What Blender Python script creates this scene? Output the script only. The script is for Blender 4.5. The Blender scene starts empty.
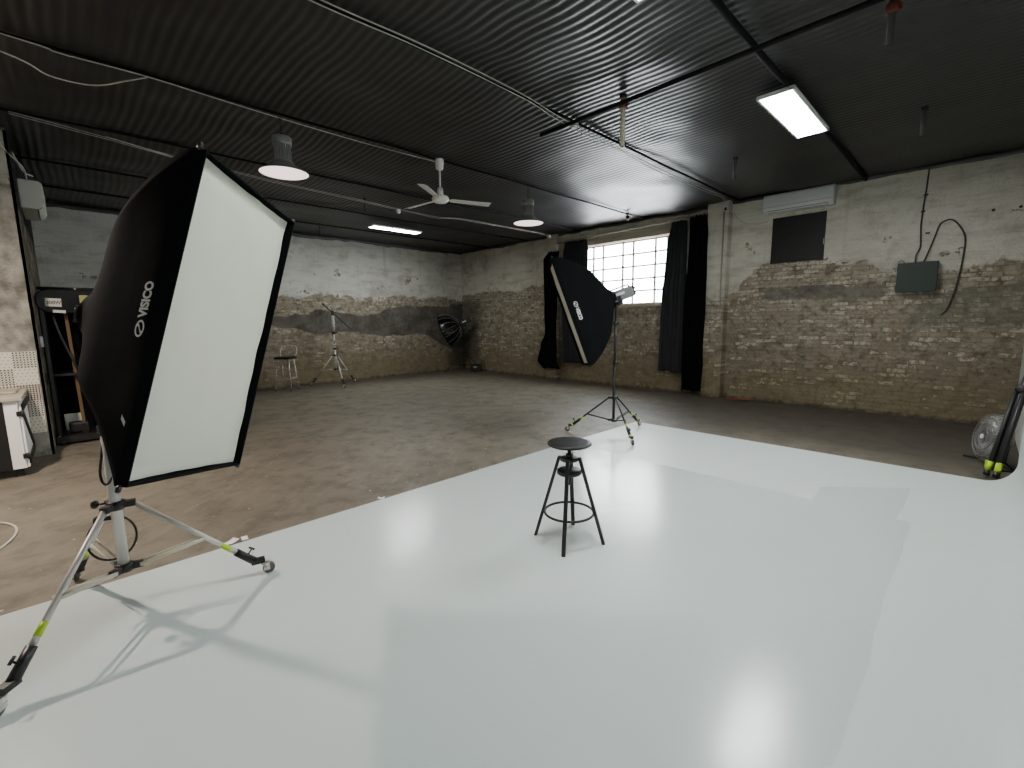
import bpy, math, random
from mathutils import Vector, Matrix, noise
PI = math.pi
random.seed(7)
SC = bpy.context.scene
COL = SC.collection

# ------------------------------------------------------------------ helpers
def V(*a): return Vector(a[0] if len(a) == 1 else a)

class MB:
    """collects shapes and links them as ONE mesh object"""
    def __init__(s): s.v = []; s.f = []; s.m = []; s.sm = []
    def add(s, vs, fs, mi=0, smooth=False):
        o = len(s.v); s.v += [tuple(p) for p in vs]
        for f in fs: s.f.append(tuple(i + o for i in f)); s.m.append(mi); s.sm.append(smooth)
        return s
    def box(s, c, d, rot=None, mi=0, taper=1.0):
        c = Vector(c); hx, hy, hz = d[0] / 2, d[1] / 2, d[2] / 2
        vs = []
        for z in (-1, 1):
            k = 1 if z < 0 else taper
            for x, y in ((-1, -1), (1, -1), (1, 1), (-1, 1)):
                p = Vector((x * hx * k, y * hy * k, z * hz))
                if rot is not None: p = rot @ p
                vs.append(c + p)
        s.add(vs, [(3, 2, 1, 0), (4, 5, 6, 7), (0, 1, 5, 4), (1, 2, 6, 5), (2, 3, 7, 6), (3, 0, 4, 7)], mi)
        return s
    def rbox(s, c, d, r=.01, rot=None, mi=0, seg=3):
        """box whose vertical edges are rounded and whose top and bottom are chamfered"""
        c = Vector(c); hx, hy, hz = d[0] / 2, d[1] / 2, d[2] / 2
        r = min(r, hx * .98, hy * .98, hz * .98)
        def loop(ins, z):
            o = []
            for cx, cy, a0 in ((1, 1, 0), (-1, 1, 90), (-1, -1, 180), (1, -1, 270)):
                for k in range(seg + 1):
                    a = math.radians(a0 + 90 * k / seg)
                    p = Vector((cx * (hx - r) + (r - ins) * math.cos(a), cy * (hy - r) + (r - ins) * math.sin(a), z))
                    if rot is not None: p = rot @ p
                    o.append(c + p)
            return o
        ls = [loop(r * .7, -hz), loop(r * .2, -hz + r * .3), loop(0, -hz + r), loop(0, hz - r), loop(r * .2, hz - r * .3), loop(r * .7, hz)]
        n = len(ls[0]); vs = sum(ls, []); fs = []
        for i in range(len(ls) - 1):
            for k in range(n):
                a = i * n + k; b = i * n + (k + 1) % n
                fs.append((a, b, b + n, a + n))
        fs.append(tuple(range(n - 1, -1, -1))); fs.append(tuple(range((len(ls) - 1) * n, len(ls) * n)))
        s.add(vs, fs, mi, False)
        return s
    def tube(s, pts, r, seg=10, mi=0, closed=False, caps=True, flat=1.0, up=None):
        pts = [Vector(p) for p in pts]; n = len(pts)
        rs = r if isinstance(r, (list, tuple)) else [r] * n
        vs = []; prev = None
        for i, p in enumerate(pts):
            if closed: t = pts[(i + 1) % n] - pts[i - 1]
            else: t = pts[min(i + 1, n - 1)] - pts[max(i - 1, 0)]
            if t.length < 1e-9: t = Vector((0, 0, 1))
            t.normalize()
            if prev is None:
                a = Vector(up) if up is not None else (Vector((0, 0, 1)) if abs(t.z) < .9 else Vector((1, 0, 0)))
            else: a = prev
            nrm = a - t * a.dot(t)
            if nrm.length < 1e-6: nrm = t.orthogonal()
            nrm.normalize(); prev = nrm; b = t.cross(nrm)
            for k in range(seg):
                an = 2 * PI * k / seg
                vs.append(p + (nrm * math.cos(an) * flat + b * math.sin(an)) * rs[i])
        fs = []
        for i in range(n if closed else n - 1):
            j = (i + 1) % n
            for k in range(seg):
                k2 = (k + 1) % seg
                fs.append((i * seg + k, i * seg + k2, j * seg + k2, j * seg + k))
        s.add(vs, fs, mi, True)
        if caps and not closed:
            o = len(s.v) - len(vs)
            s.f.append(tuple(o + k for k in range(seg - 1, -1, -1))); s.m.append(mi); s.sm.append(False)
            s.f.append(tuple(o + (n - 1) * seg + k for k in range(seg))); s.m.append(mi); s.sm.append(False)
        return s
    def lathe(s, prof, o=(0, 0, 0), ax=(0, 0, 1), seg=24, mi=0, smooth=True):
        """prof: list of (radius, height along axis)"""
        ax = Vector(ax).normalized(); o = Vector(o)
        x = ax.orthogonal().normalized(); y = ax.cross(x)
        vs = []; fs = []
        for r, h in prof:
            for k in range(seg):
                a = 2 * PI * k / seg
                vs.append(o + ax * h + (x * math.cos(a) + y * math.sin(a)) * max(r, 1e-5))
        for i in range(len(prof) - 1):
            for k in range(seg):
                k2 = (k + 1) % seg
                fs.append((i * seg + k, i * seg + k2, (i + 1) * seg + k2, (i + 1) * seg + k))
        s.add(vs, fs, mi, smooth)
        return s
    def ring(s, c, R, r, ax=(0, 0, 1), n=40, seg=8, mi=0):
        ax = Vector(ax).normalized(); x = ax.orthogonal().normalized(); y = ax.cross(x); c = Vector(c)
        return s.tube([c + (x * math.cos(2 * PI * k / n) + y * math.sin(2 * PI * k / n)) * R for k in range(n)], r, seg, mi, closed=True)
    def prism(s, poly, z0, z1, M=None, mi=0):
        n = len(poly); vs = [Vector((p[0], p[1], z0)) for p in poly] + [Vector((p[0], p[1], z1)) for p in poly]
        if M is not None: vs = [M @ p for p in vs]
        fs = [tuple(range(n - 1, -1, -1)), tuple(range(n, 2 * n))] + [(i, (i + 1) % n, (i + 1) % n + n, i + n) for i in range(n)]
        return s.add(vs, fs, mi)
    def build(s, name, mats, parent=None, bevel=0, **tags):
        me = bpy.data.meshes.new(name); me.from_pydata(s.v, [], s.f)
        for m in (mats if isinstance(mats, (list, tuple)) else [mats]): me.materials.append(m)
        me.polygons.foreach_set('material_index', s.m); me.polygons.foreach_set('use_smooth', s.sm)
        me.update()
        o = bpy.data.objects.new(name, me); COL.objects.link(o)
        if parent is not None: o.parent = parent
        if bevel:
            b = o.modifiers.new('bevel', 'BEVEL'); b.width = bevel; b.segments = 2; b.limit_method = 'ANGLE'; b.angle_limit = math.radians(40)
        for k, v in tags.items(): o[k] = v
        return o

def tag(o, label, cat, group=None, kind=None):
    o['label'] = label; o['category'] = cat
    if group: o['group'] = group
    if kind: o['kind'] = kind
    return o
def thing(name, label, cat, loc=(0, 0, 0), rz=0, group=None, M=None):
    o = bpy.data.objects.new(name, None); COL.objects.link(o)
    o.empty_display_size = .1
    if M is not None: o.matrix_world = M
    else: o.location = loc; o.rotation_euler = (0, 0, rz)
    return tag(o, label, cat, group)
def struct(name, mb, m, parent=None, **k):
    o = mb.build(name, m, parent, **k)
    if parent is None: o['kind'] = 'structure'
    return o
def dup(root, label, loc=None, rz=None, M=None):
    r = root.copy(); COL.objects.link(r)
    if M is not None: r.matrix_world = M
    if loc is not None: r.location = loc
    if rz is not None: r.rotation_euler = (0, 0, rz)
    r['label'] = label
    for ch in list(root.children):
        c = ch.copy(); COL.objects.link(c); c.parent = r
        for g in list(ch.children):
            d = g.copy(); COL.objects.link(d); d.parent = c
    return r
def frame(x, y, z, o):
    x, y, z, o = Vector(x).normalized(), Vector(y).normalized(), Vector(z).normalized(), Vector(o)
    return Matrix(((x.x, y.x, z.x, o.x), (x.y, y.y, z.y, o.y), (x.z, y.z, z.z, o.z), (0, 0, 0, 1)))
def smooth_path(pts, n=8):
    """Catmull-Rom through the points"""
    P = [Vector(p) for p in pts]; P = [P[0] * 2 - P[1]] + P + [P[-1] * 2 - P[-2]]
    out = []
    for i in range(1, len(P) - 2):
        a, b, c, d = P[i - 1:i + 3]
        for k in range(n):
            t = k / n
            out.append(.5 * ((2 * b) + (c - a) * t + (2 * a - 5 * b + 4 * c - d) * t * t + (3 * b - a - 3 * c + d) * t ** 3))
    out.append(P[-2]); return out
def text_polys(s, size, offset=0.0):
    cu = bpy.data.curves.new('lettering', 'FONT'); cu.body = s; cu.size = size; cu.offset = offset
    cu.align_x = 'LEFT'; cu.resolution_u = 4
    ob = bpy.data.objects.new('lettering', cu); COL.objects.link(ob)
    dg = bpy.context.evaluated_depsgraph_get()
    me = bpy.data.meshes.new_from_object(ob.evaluated_get(dg))
    vs = [v.co.copy() for v in me.vertices]; fs = [tuple(p.vertices) for p in me.polygons]
    bpy.data.objects.remove(ob); bpy.data.curves.remove(cu); bpy.data.meshes.remove(me)
    return vs, fs

# ------------------------------------------------------------------ materials
def lin(c):
    return tuple(((x / 255 / 12.92) if x / 255 <= .04045 else ((x / 255 + .055) / 1.055) ** 2.4) for x in c) + (1,)
class NT:
    def __init__(s, name):
        s.mat = bpy.data.materials.new(name); s.mat.use_nodes = True
        s.t = s.mat.node_tree; s.t.nodes.clear()
        s.out = s.n('ShaderNodeOutputMaterial'); s.b = s.n('ShaderNodeBsdfPrincipled')
        s.l(s.b.outputs[0], s.out.inputs[0])
    def n(s, k, **a):
        x = s.t.nodes.new(k)
        for q, w in a.items(): setattr(x, q, w)
        return x
    def l(s, a, b): s.t.links.new(a, b)
    def val(s, sock, v):
        if hasattr(v, 'is_output') or isinstance(v, bpy.types.NodeSocket): s.l(v, sock)
        else: sock.default_value = v
    def math(s, op, a, b=0.0, c=0.0, clamp=False):
        x = s.n('ShaderNodeMath', operation=op, use_clamp=clamp)
        s.val(x.inputs[0], a); s.val(x.inputs[1], b)
        if op in ('MULTIPLY_ADD', 'COMPARE', 'SMOOTH_MIN'): s.val(x.inputs[2], c)
        return x.outputs[0]
    def mix(s, f, a, b, mode='MIX'):
        x = s.n('ShaderNodeMix', data_type='RGBA', blend_type=mode)
        s.val(x.inputs[0], f); s.val(x.inputs[6], a); s.val(x.inputs[7], b)
        return x.outputs[2]
    def noise(s, vec, scale, detail=4, rough=.55, dist=0):
        x = s.n('ShaderNodeTexNoise'); x.inputs['Scale'].default_value = scale
        x.inputs['Detail'].default_value = detail; x.inputs['Roughness'].default_value = rough
        x.inputs['Distortion'].default_value = dist
        if vec is not None: s.l(vec, x.inputs['Vector'])
        return x.outputs[0]
    def step(s, x, lo, hi):
        r = s.n('ShaderNodeMapRange', interpolation_type='SMOOTHSTEP')
        s.val(r.inputs[0], x); s.val(r.inputs[1], lo); s.val(r.inputs[2], hi)
        return r.outputs[0]
    def xyz(s, x, y, z):
        c = s.n('ShaderNodeCombineXYZ'); s.val(c.inputs[0], x); s.val(c.inputs[1], y); s.val(c.inputs[2], z); return c.outputs[0]
    def pos(s):
        g = s.n('ShaderNodeNewGeometry'); p = s.n('ShaderNodeSeparateXYZ'); s.l(g.outputs['Position'], p.inputs[0])
        return g.outputs['Position'], p.outputs[0], p.outputs[1], p.outputs[2]
    def obj(s): return s.n('ShaderNodeTexCoord').outputs['Object']
    def bump(s, h, strength=.5, dist=.01):
        b = s.n('ShaderNodeBump'); b.inputs['Strength'].default_value = strength; b.inputs['Distance'].default_value = dist
        s.l(h, b.inputs['Height']); s.l(b.outputs[0], s.b.inputs['Normal'])
    def set(s, **k):
        for q, w in k.items(): s.val(s.b.inputs[q.replace('_', ' ')], w)

def simple(name, rgb, rough=.5, metal=0, var=.12, scale=12, bump=0, spec=.5, coat=0):
    t = NT(name); c = lin(rgb); v = t.obj()
    n = t.noise(v, scale, 3)
    dark = tuple(x * (1 - var) for x in c[:3]) + (1,); lite = tuple(min(1, x * (1 + var)) for x in c[:3]) + (1,)
    t.set(Base_Color=t.mix(n, dark, lite), Metallic=metal, Specular_IOR_Level=spec, Coat_Weight=coat)
    t.set(Roughness=t.math('MULTIPLY_ADD', n, .15, rough - .07, clamp=True))
    if bump: t.bump(t.noise(v, scale * 8, 3), bump, .003)
    return t.mat

def cloth(name, rgb, rough=.9, weave=400, var=.15, sheen=.0, spec=.2, wrinkle=.3):
    t = NT(name); v = t.obj(); c = lin(rgb)
    n = t.noise(v, 5, 4); w = t.noise(v, weave, 1)
    t.set(Base_Color=t.mix(n, tuple(x * (1 - var) for x in c[:3]) + (1,), tuple(x * (1 + var) for x in c[:3]) + (1,)),
          Roughness=rough, Sheen_Weight=sheen, Specular_IOR_Level=spec)
    t.bump(t.math('ADD', t.math('MULTIPLY', n, wrinkle * 6), t.math('MULTIPLY', w, .15)), .35, .006)
    return t.mat

def emis(name, rgb, strength):
    t = NT(name); t.set(Base_Color=(.8, .8, .8, 1), Emission_Color=lin(rgb), Emission_Strength=strength, Roughness=.5)
    return t.mat

M = {}
M['black_metal'] = simple('black_powder_coat', (24, 24, 25), .45, 0, .15)
M['black_plastic'] = simple('black_plastic', (20, 20, 21), .4)
M['chrome'] = simple('brushed_steel', (205, 203, 200), .28, .7, .06, 30)
M['alu'] = simple('anodised_aluminium', (205, 202, 198), .38, .25, .05, 20)
M['strap_metal'] = simple('pale_brace_strip', (206, 200, 184), .5, .1, .05)
M['grey_plastic'] = simple('grey_plastic', (120, 120, 118), .45)
M['white_plastic'] = simple('white_plastic', (205, 206, 204), .4, 0, .04)
M['ac_white'] = simple('air_conditioner_white', (205, 207, 208), .38, 0, .03)
M['ac_old'] = simple('air_conditioner_aged', (214, 215, 207), .45, 0, .05)
M['lime'] = simple('lime_green_band', (178, 212, 40), .45, 0, .06)
M['rubber'] = simple('caster_rubber', (92, 84, 76), .6)
M['softbox_black'] = cloth('softbox_black_cloth', (17, 19, 20), .9, 300, .2, spec=.06)
M['diffuser'] = cloth('softbox_diffuser_cloth', (206, 207, 194), .9, 500, .03, wrinkle=.12)
M['logo'] = simple('printed_white_logo', (215, 216, 214), .6, 0, .03)
M['curtain_black'] = cloth('black_curtain_cloth', (12, 12, 13), .95, 300, .25, spec=.1)
M['curtain_grey'] = cloth('charcoal_curtain_cloth', (52, 53, 55), .9, 300, .15, spec=.15)
M['cable_grey'] = simple('grey_cable', (186, 184, 178), .5)
M['cable_white'] = simple('white_cable', (190, 188, 178), .5)
M['cable_black'] = simple('black_cable', (26, 25, 25), .5)
M['cable_brown'] = simple('brown_cable', (62, 54, 46), .6)
M['bay_metal'] = simple('lamp_grey_metal', (128, 130, 128), .45, .0)
M['bay_white'] = simple('lamp_white_reflector', (226, 214, 214), .5, 0, .03)
M['fan_white'] = simple('fan_white_enamel', (226, 226, 222), .4, 0, .04)
M['led_frame'] = simple('panel_white_frame', (215, 216, 215), .4, 0, .03)
M['led'] = emis('led_diffuser', (250, 252, 251), 34.0)
M['bay_lit'] = emis('warm_lamp_lens', (255, 237, 222), 2900.0)
M['bay_dim'] = emis('lamp_lens', (255, 232, 222), .8)
M['green_box'] = simple('dark_green_enamel', (22, 40, 31), .5, .1, .2, 8)
M['black_board'] = simple('black_boarding', (15, 15, 15), .6, 0, .4, 6, .3)
M['rust'] = simple('rust_red_clamp', (96, 44, 34), .7, 0, .3, 30)
M['pipe_pale'] = simple('pale_plastic_pipe', (150, 146, 130), .5, 0, .15)
M['pipe_dark'] = simple('dark_painted_pipe', (44, 43, 42), .6, .2, .2)
M['beam'] = simple('black_painted_steel', (14, 14, 14), .8, 0, .3, spec=.2)
M['wood'] = simple('raw_wood_strip', (104, 80, 50), .65, 0, .2, 18)
M['wood_dark'] = simple('dark_wood', (52, 40, 30), .6, 0, .25, 10)
M['cab_white'] = simple('white_painted_board', (244, 240, 238), .55, 0, .05, 5)
M['cab_black'] = simple('black_painted_board', (24, 23, 23), .55, 0, .1)
M['worktop'] = simple('pale_worktop', (172, 164, 146), .5, 0, .1)
M['paper'] = simple('printed_paper', (196, 196, 186), .7, 0, .06)
M['yellow_paper'] = simple('olive_sticker', (150, 150, 92), .7, 0, .1)
M['ink'] = simple('black_ink', (28, 28, 28), .7)
M['orange'] = simple('orange_plastic', (128, 66, 42), .55, 0, .15)
M['glossy_black'] = simple('glossy_black_lacquer', (14, 14, 15), .15, 0, .1)
M['window_paint'] = simple('window_bar_paint', (176, 156, 152), .6, 0, .08)
M['sill'] = simple('window_sill_plaster', (178, 168, 150), .8, 0, .1, 8, .2)
M['tile_cream'] = simple('printed_tile_cream', (214, 210, 194), .5, 0, .05)
M['tile_black'] = simple('printed_tile_black', (34, 32, 30), .5, 0, .1)
M['tile_brown'] = simple('printed_tile_brown', (92, 76, 66), .5, 0, .1)
M['silver_seam'] = simple('grey_seam_tape', (136, 138, 140), .5)
M['flash_grey'] = simple('flash_grey_shell', (112, 114, 116), .45, .1)
M['sheetmetal'] = simple('galvanised_wire', (150, 150, 148), .35, .8)

def glass_mat():
    t = NT('window_glass'); t.t.nodes.remove(t.b)
    a = t.n('ShaderNodeBsdfTransparent'); a.inputs[0].default_value = (.96, .98, .98, 1)
    g = t.n('ShaderNodeBsdfGlossy'); g.inputs['Roughness'].default_value = .05
    n = t.noise(t.obj(), 3, 3); f = t.math('MULTIPLY_ADD', n, .05, .03)
    m = t.n('ShaderNodeMixShader'); t.l(f, m.inputs[0]); t.l(a.outputs[0], m.inputs[1]); t.l(g.outputs[0], m.inputs[2])
    t.l(m.outputs[0], t.out.inputs[0]); return t.mat
M['glass'] = glass_mat()
def clear_plastic():
    t = NT('clear_fan_plastic'); t.t.nodes.remove(t.b)
    a = t.n('ShaderNodeBsdfTransparent'); a.inputs[0].default_value = (.9, .9, .9, 1)
    g = t.n('ShaderNodeBsdfGlossy'); g.inputs['Roughness'].default_value = .25; g.inputs[0].default_value = (.85, .85, .84, 1)
    d = t.n('ShaderNodeBsdfDiffuse'); d.inputs[0].default_value = (.55, .55, .53, 1)
    m0 = t.n('ShaderNodeMixShader'); m0.inputs[0].default_value = .5; t.l(g.outputs[0], m0.inputs[1]); t.l(d.outputs[0], m0.inputs[2])
    n = t.noise(t.obj(), 6, 3); f = t.math('MULTIPLY_ADD', n, .4, .16)
    m = t.n('ShaderNodeMixShader'); t.l(f, m.inputs[0]); t.l(a.outputs[0], m.inputs[1]); t.l(m0.outputs[0], m.inputs[2])
    t.l(m.outputs[0], t.out.inputs[0]); return t.mat
M['clear'] = clear_plastic()

def wall_mat(name, axis, plaster_h, plaster_amp, bands, plaster=(176, 172, 158), brick_a=(150, 138, 116), brick_b=(104, 90, 70),
             mortar=(120, 113, 98), white_amt=.3, cement=(104, 102, 93), corner=None, ground_yellow=.6, rough_plain=0.0, plaster_fn=None):
    """old wall: flaking plaster above, worn bricks below, grey cement bands between. axis: 'x' or 'y' runs along the wall"""
    t = NT(name); P, x, y, z = t.pos(); s = x if axis == 'x' else y
    vec = t.xyz(s, z, 0)
    big = t.noise(vec, .55, 3, .6); mid = t.noise(vec, 2.2, 5, .62); fine = t.noise(vec, 9, 5, .65); tiny = t.noise(vec, 45, 3, .6)
    # bricks
    wob = t.n('ShaderNodeTexNoise'); wob.inputs['Scale'].default_value = 7; wob.inputs['Detail'].default_value = 3; t.l(vec, wob.inputs['Vector'])
    vm = t.n('ShaderNodeVectorMath', operation='MULTIPLY_ADD'); t.l(wob.outputs['Color'], vm.inputs[0]); vm.inputs[1].default_value = (.085, .055, 0); t.l(vec, vm.inputs[2])
    br = t.n('ShaderNodeTexBrick'); t.l(vm.outputs[0], br.inputs['Vector'])
    br.inputs['Scale'].default_value = 1; br.inputs['Brick Width'].default_value = .235; br.inputs['Row Height'].default_value = .073
    br.inputs['Mortar Size'].default_value = .009; br.inputs['Mortar Smooth'].default_value = .5; br.inputs['Bias'].default_value = -.1
    br.inputs['Color1'].default_value = lin(brick_a); br.inputs['Color2'].default_value = lin(brick_b); br.inputs['Mortar'].default_value = lin(mortar)
    br2 = t.n('ShaderNodeTexBrick'); t.l(vm.outputs[0], br2.inputs['Vector'])   # the same bricks, another random pick
    for k in ('Scale', 'Brick Width', 'Row Height', 'Mortar Size', 'Mortar Smooth'): br2.inputs[k].default_value = br.inputs[k].default_value
    br2.inputs['Color1'].default_value = (0, 0, 0, 1); br2.inputs['Color2'].default_value = (1, 1, 1, 1); br2.inputs['Mortar'].default_value = (0, 0, 0, 1)
    br2.inputs['Bias'].default_value = 0; br2.offset_frequency = 2
    pick = t.n('ShaderNodeRGBToBW'); t.l(br2.outputs['Color'], pick.inputs[0]); pick = pick.outputs[0]
    c = br.outputs['Color']
    c = t.mix(t.step(mid, .35, .7), c, lin(tuple(int(k * .78) for k in brick_b)), 'MIX') if False else c
    c = t.mix(t.math('MULTIPLY', t.step(t.math('ADD', mid, t.math('MULTIPLY_ADD', fine, .5, -.25)), .34, .56), .85), c, t.mix(t.step(t.noise(vec, 5.5, 5, .7), .35, .65), lin((104, 97, 83)), lin((170, 163, 147))))
    low = t.math('SUBTRACT', 1, t.step(t.math('ADD', z, t.math('MULTIPLY_ADD', big, 1.6, -.8)), .4, 1.9))
    c = t.mix(t.math('MULTIPLY', low, .4), c, lin((100, 88, 69)))         # dusty smears, then darker brown towards the bottom
    c = t.mix(t.math('MULTIPLY', t.step(fine, .5, .68), .6), c, lin((92, 78, 60)))           # dark pits
    # remaining whitewash on single bricks, more of it higher up
    ww = t.math('ADD', t.math('MULTIPLY_ADD', fine, .9, t.math('SUBTRACT', pick, .45)), t.math('MULTIPLY_ADD', z, .16, -.62 + white_amt))
    ww = t.math('MULTIPLY', t.step(t.math('ADD', ww, t.math('MULTIPLY_ADD', mid, 1.1, -.55)), .52, .74), t.math('SUBTRACT', 1, br.outputs['Fac']))
    ww = t.math('MULTIPLY', ww, t.step(t.noise(vec, 14, 4, .7), .40, .58))
    c = t.mix(t.math('MULTIPLY', ww, .7), c, lin((208, 200, 180)))
    # reddish bricks here and there
    red = t.math('MULTIPLY', t.step(t.noise(vec, 3.4, 2), .6, .68), t.math('MULTIPLY', pick, .7))
    c = t.mix(red, c, lin((112, 74, 52)))
    # yellow-green damp foot
    foot = t.math('MULTIPLY', t.step(t.math('SUBTRACT', t.math('MULTIPLY_ADD', mid, 1.6, .15), z), 0, .6), ground_yellow)
    c = t.mix(t.math('MULTIPLY', foot, .75), c, lin((122, 111, 78)))
    c = t.mix(t.step(t.math('SUBTRACT', t.math('MULTIPLY_ADD', fine, .22, -.02), z), 0, .12), c, lin((70, 62, 50)))
    # plaster
    hh = plaster_fn(t, s) if plaster_fn else plaster_h
    edge = t.math('SUBTRACT', z, hh)
    edge = t.math('ADD', edge, t.math('MULTIPLY_ADD', mid, plaster_amp * 2, -plaster_amp))
    edge = t.math('ADD', edge, t.math('MULTIPLY_ADD', big, plaster_amp * 2.2, -plaster_amp * 1.1))
    edge = t.math('ADD', edge, t.math('MULTIPLY_ADD', fine, plaster_amp * .8, -plaster_amp * .4))
    pm = t.step(edge, -.03, .03)
    # isolated missing flakes in the plaster
    flake = t.step(t.math('SUBTRACT', t.math('ADD', mid, t.math('MULTIPLY', fine, .25)), t.math('MULTIPLY', edge, .10)), .71, .74)
    pm = t.math('MULTIPLY', pm, t.math('SUBTRACT', 1, flake))
    pc = t.mix(big, lin(tuple(int(k * .86) for k in plaster)), lin(tuple(min(255, int(k * 1.08)) for k in plaster)))
    strk = t.noise(t.xyz(t.math('MULTIPLY', s, 1.0), t.math('MULTIPLY', z, 3.5), 0), 1.6, 5, .62)
    pc = t.mix(t.math('MULTIPLY', t.step(t.noise(vec, 1.3, 6, .7), .50, .68), .45), pc, lin((118, 112, 100)))
    pc = t.mix(t.math('MULTIPLY', t.step(strk, .45, .72), .55), pc, lin(tuple(int(k * .72) for k in plaster)))
    pc = t.mix(t.math('MULTIPLY', t.step(fine, .55, .75), .25), pc, lin((120, 112, 94)))
    runs = t.noise(t.xyz(t.math('MULTIPLY', s, 6.0), t.math('MULTIPLY', z, .35), 0), 1.0, 3)
    pc = t.mix(t.math('MULTIPLY', t.step(runs, .55, .78), .3), pc, lin((108, 102, 90)))
    c = t.mix(pm, c, pc)
    relief = t.math('ADD', t.math('MULTIPLY', br.outputs['Fac'], -.8), t.math('MULTIPLY_ADD', fine, .9, t.math('MULTIPLY', tiny, .35)))
    relief = t.math('ADD', t.math('MULTIPLY', relief, t.math('MULTIPLY_ADD', pm, -.85, 1)), t.math('MULTIPLY', pm, 1.1))
    # grey cement bands: (z bottom, z top, s0, s1, amp, strength)
    for zb, zt, s0, s1, amp, st in bands:
        wv = t.math('MULTIPLY_ADD', mid, amp * 2, -amp); wb = t.math('MULTIPLY_ADD', big, amp * 2, -amp)
        if isinstance(zb, list): zb = edge_curve(zb)(t, s)
        if isinstance(zt, list): zt = edge_curve(zt)(t, s)
        zz = t.math('ADD', z, t.math('ADD', wv, wb)); zz = t.math('ADD', zz, t.math('MULTIPLY_ADD', fine, .12, -.06))
        ss = t.math('ADD', s, t.math('MULTIPLY_ADD', mid, .8, -.4))
        m = t.math('MULTIPLY', t.step(t.math('SUBTRACT', zz, zb), -.02, .02), t.math('SUBTRACT', 1, t.step(t.math('SUBTRACT', zz, zt), -.02, .02)))
        m = t.math('MULTIPLY', m, t.math('MULTIPLY', t.step(ss, s0 - .1, s0 + .1), t.math('SUBTRACT', 1, t.step(ss, s1 - .1, s1 + .1))))
        m = t.math('MULTIPLY', m, st)
        cc = t.mix(t.step(t.math('ADD', t.math('MULTIPLY', mid, .6), t.math('MULTIPLY', fine, .4)), .32, .68), lin(tuple(int(k * .66) for k in cement)), lin(tuple(int(k * 1.26) for k in cement)))
        c = t.mix(m, c, cc); relief = t.math('MULTIPLY_ADD', t.math('SUBTRACT', .9, relief), m, relief)
    if corner:      # darker towards the corner: (s at corner, width, z0, z1)
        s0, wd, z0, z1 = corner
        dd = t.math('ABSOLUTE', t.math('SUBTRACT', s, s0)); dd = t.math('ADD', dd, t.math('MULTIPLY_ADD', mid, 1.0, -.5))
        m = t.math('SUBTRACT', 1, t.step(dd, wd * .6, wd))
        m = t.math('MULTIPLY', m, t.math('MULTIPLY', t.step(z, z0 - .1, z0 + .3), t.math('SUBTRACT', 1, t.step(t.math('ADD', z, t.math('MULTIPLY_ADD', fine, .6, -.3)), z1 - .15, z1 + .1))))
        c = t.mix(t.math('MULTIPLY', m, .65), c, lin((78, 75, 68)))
    c = t.mix(t.math('MULTIPLY', t.step(tiny, .35, .75), .18), c, lin((60, 54, 44)))
    t.set(Base_Color=c, Roughness=.9, Specular_IOR_Level=.25)
    t.bump(relief, .8, .018)
    return t.mat

def edge_curve(pts):
    """height of the plaster edge as a function of the position along the wall"""
    def fn(t, s):
        r = t.n('ShaderNodeFloatCurve')
        lo, hi = pts[0][0], pts[-1][0]
        cu = r.mapping.curves[0]
        while len(cu.points) < len(pts): cu.points.new(.5, .5)
        for p, (a, b) in zip(cu.points, pts): p.location = ((a - lo) / (hi - lo), b / 4.0)
        r.mapping.update()
        m = t.n('ShaderNodeMapRange'); t.l(s, m.inputs[0]); m.inputs[1].default_value = lo; m.inputs[2].default_value = hi
        t.l(m.outputs[0], r.inputs['Value'])
        return t.math('MULTIPLY', r.outputs[0], 4.0)
    return fn

M['wall_right'] = wall_mat('old_brick_window_wall', 'y', 2.45, .22,
    [(1.93, 2.13, 1.15, 2.95, .10, .9), (1.45, 2.0, -.6, .8, .16, .55)], plaster=(212, 208, 195), brick_a=(166, 158, 141), brick_b=(124, 114, 97), mortar=(144, 136, 121),
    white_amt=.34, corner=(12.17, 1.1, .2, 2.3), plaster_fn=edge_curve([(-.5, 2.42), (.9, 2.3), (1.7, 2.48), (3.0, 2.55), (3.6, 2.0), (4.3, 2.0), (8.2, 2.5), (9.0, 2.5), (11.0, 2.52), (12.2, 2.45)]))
M['wall_back'] = wall_mat('old_brick_back_wall', 'x', 2.30, .22,
    [([(-.5, 1.5), (3.9, 1.54), (4.5, 1.34), (5.6, 1.36), (7.15, 1.18), (7.86, 1.26), (8.6, .9), (9.6, .7)], [(-.5, 1.8), (3.9, 1.80), (5.08, 1.92), (5.9, 1.80), (7.2, 2.08), (8.6, 2.08), (9.6, 2.2)], -.5, 9.9, .10, .92)], plaster=(216, 215, 207), brick_a=(170, 161, 143), brick_b=(128, 118, 100), mortar=(150, 142, 126),
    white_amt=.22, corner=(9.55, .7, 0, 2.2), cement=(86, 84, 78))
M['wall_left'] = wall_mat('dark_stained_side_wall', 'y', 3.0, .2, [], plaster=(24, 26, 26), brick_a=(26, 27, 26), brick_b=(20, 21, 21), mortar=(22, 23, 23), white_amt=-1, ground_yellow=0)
M['wall_part'] = wall_mat('grey_cement_partition', 'x', 3.25, .06, [(-.2, 3.2, -9, 9, .02, 1)], plaster=(190, 188, 176), cement=(138, 136, 128), white_amt=-.5)
M['wall_plain'] = simple('plain_white_wall_paint', (196, 198, 194), .8, 0, .06, 1.5, .2)

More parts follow.
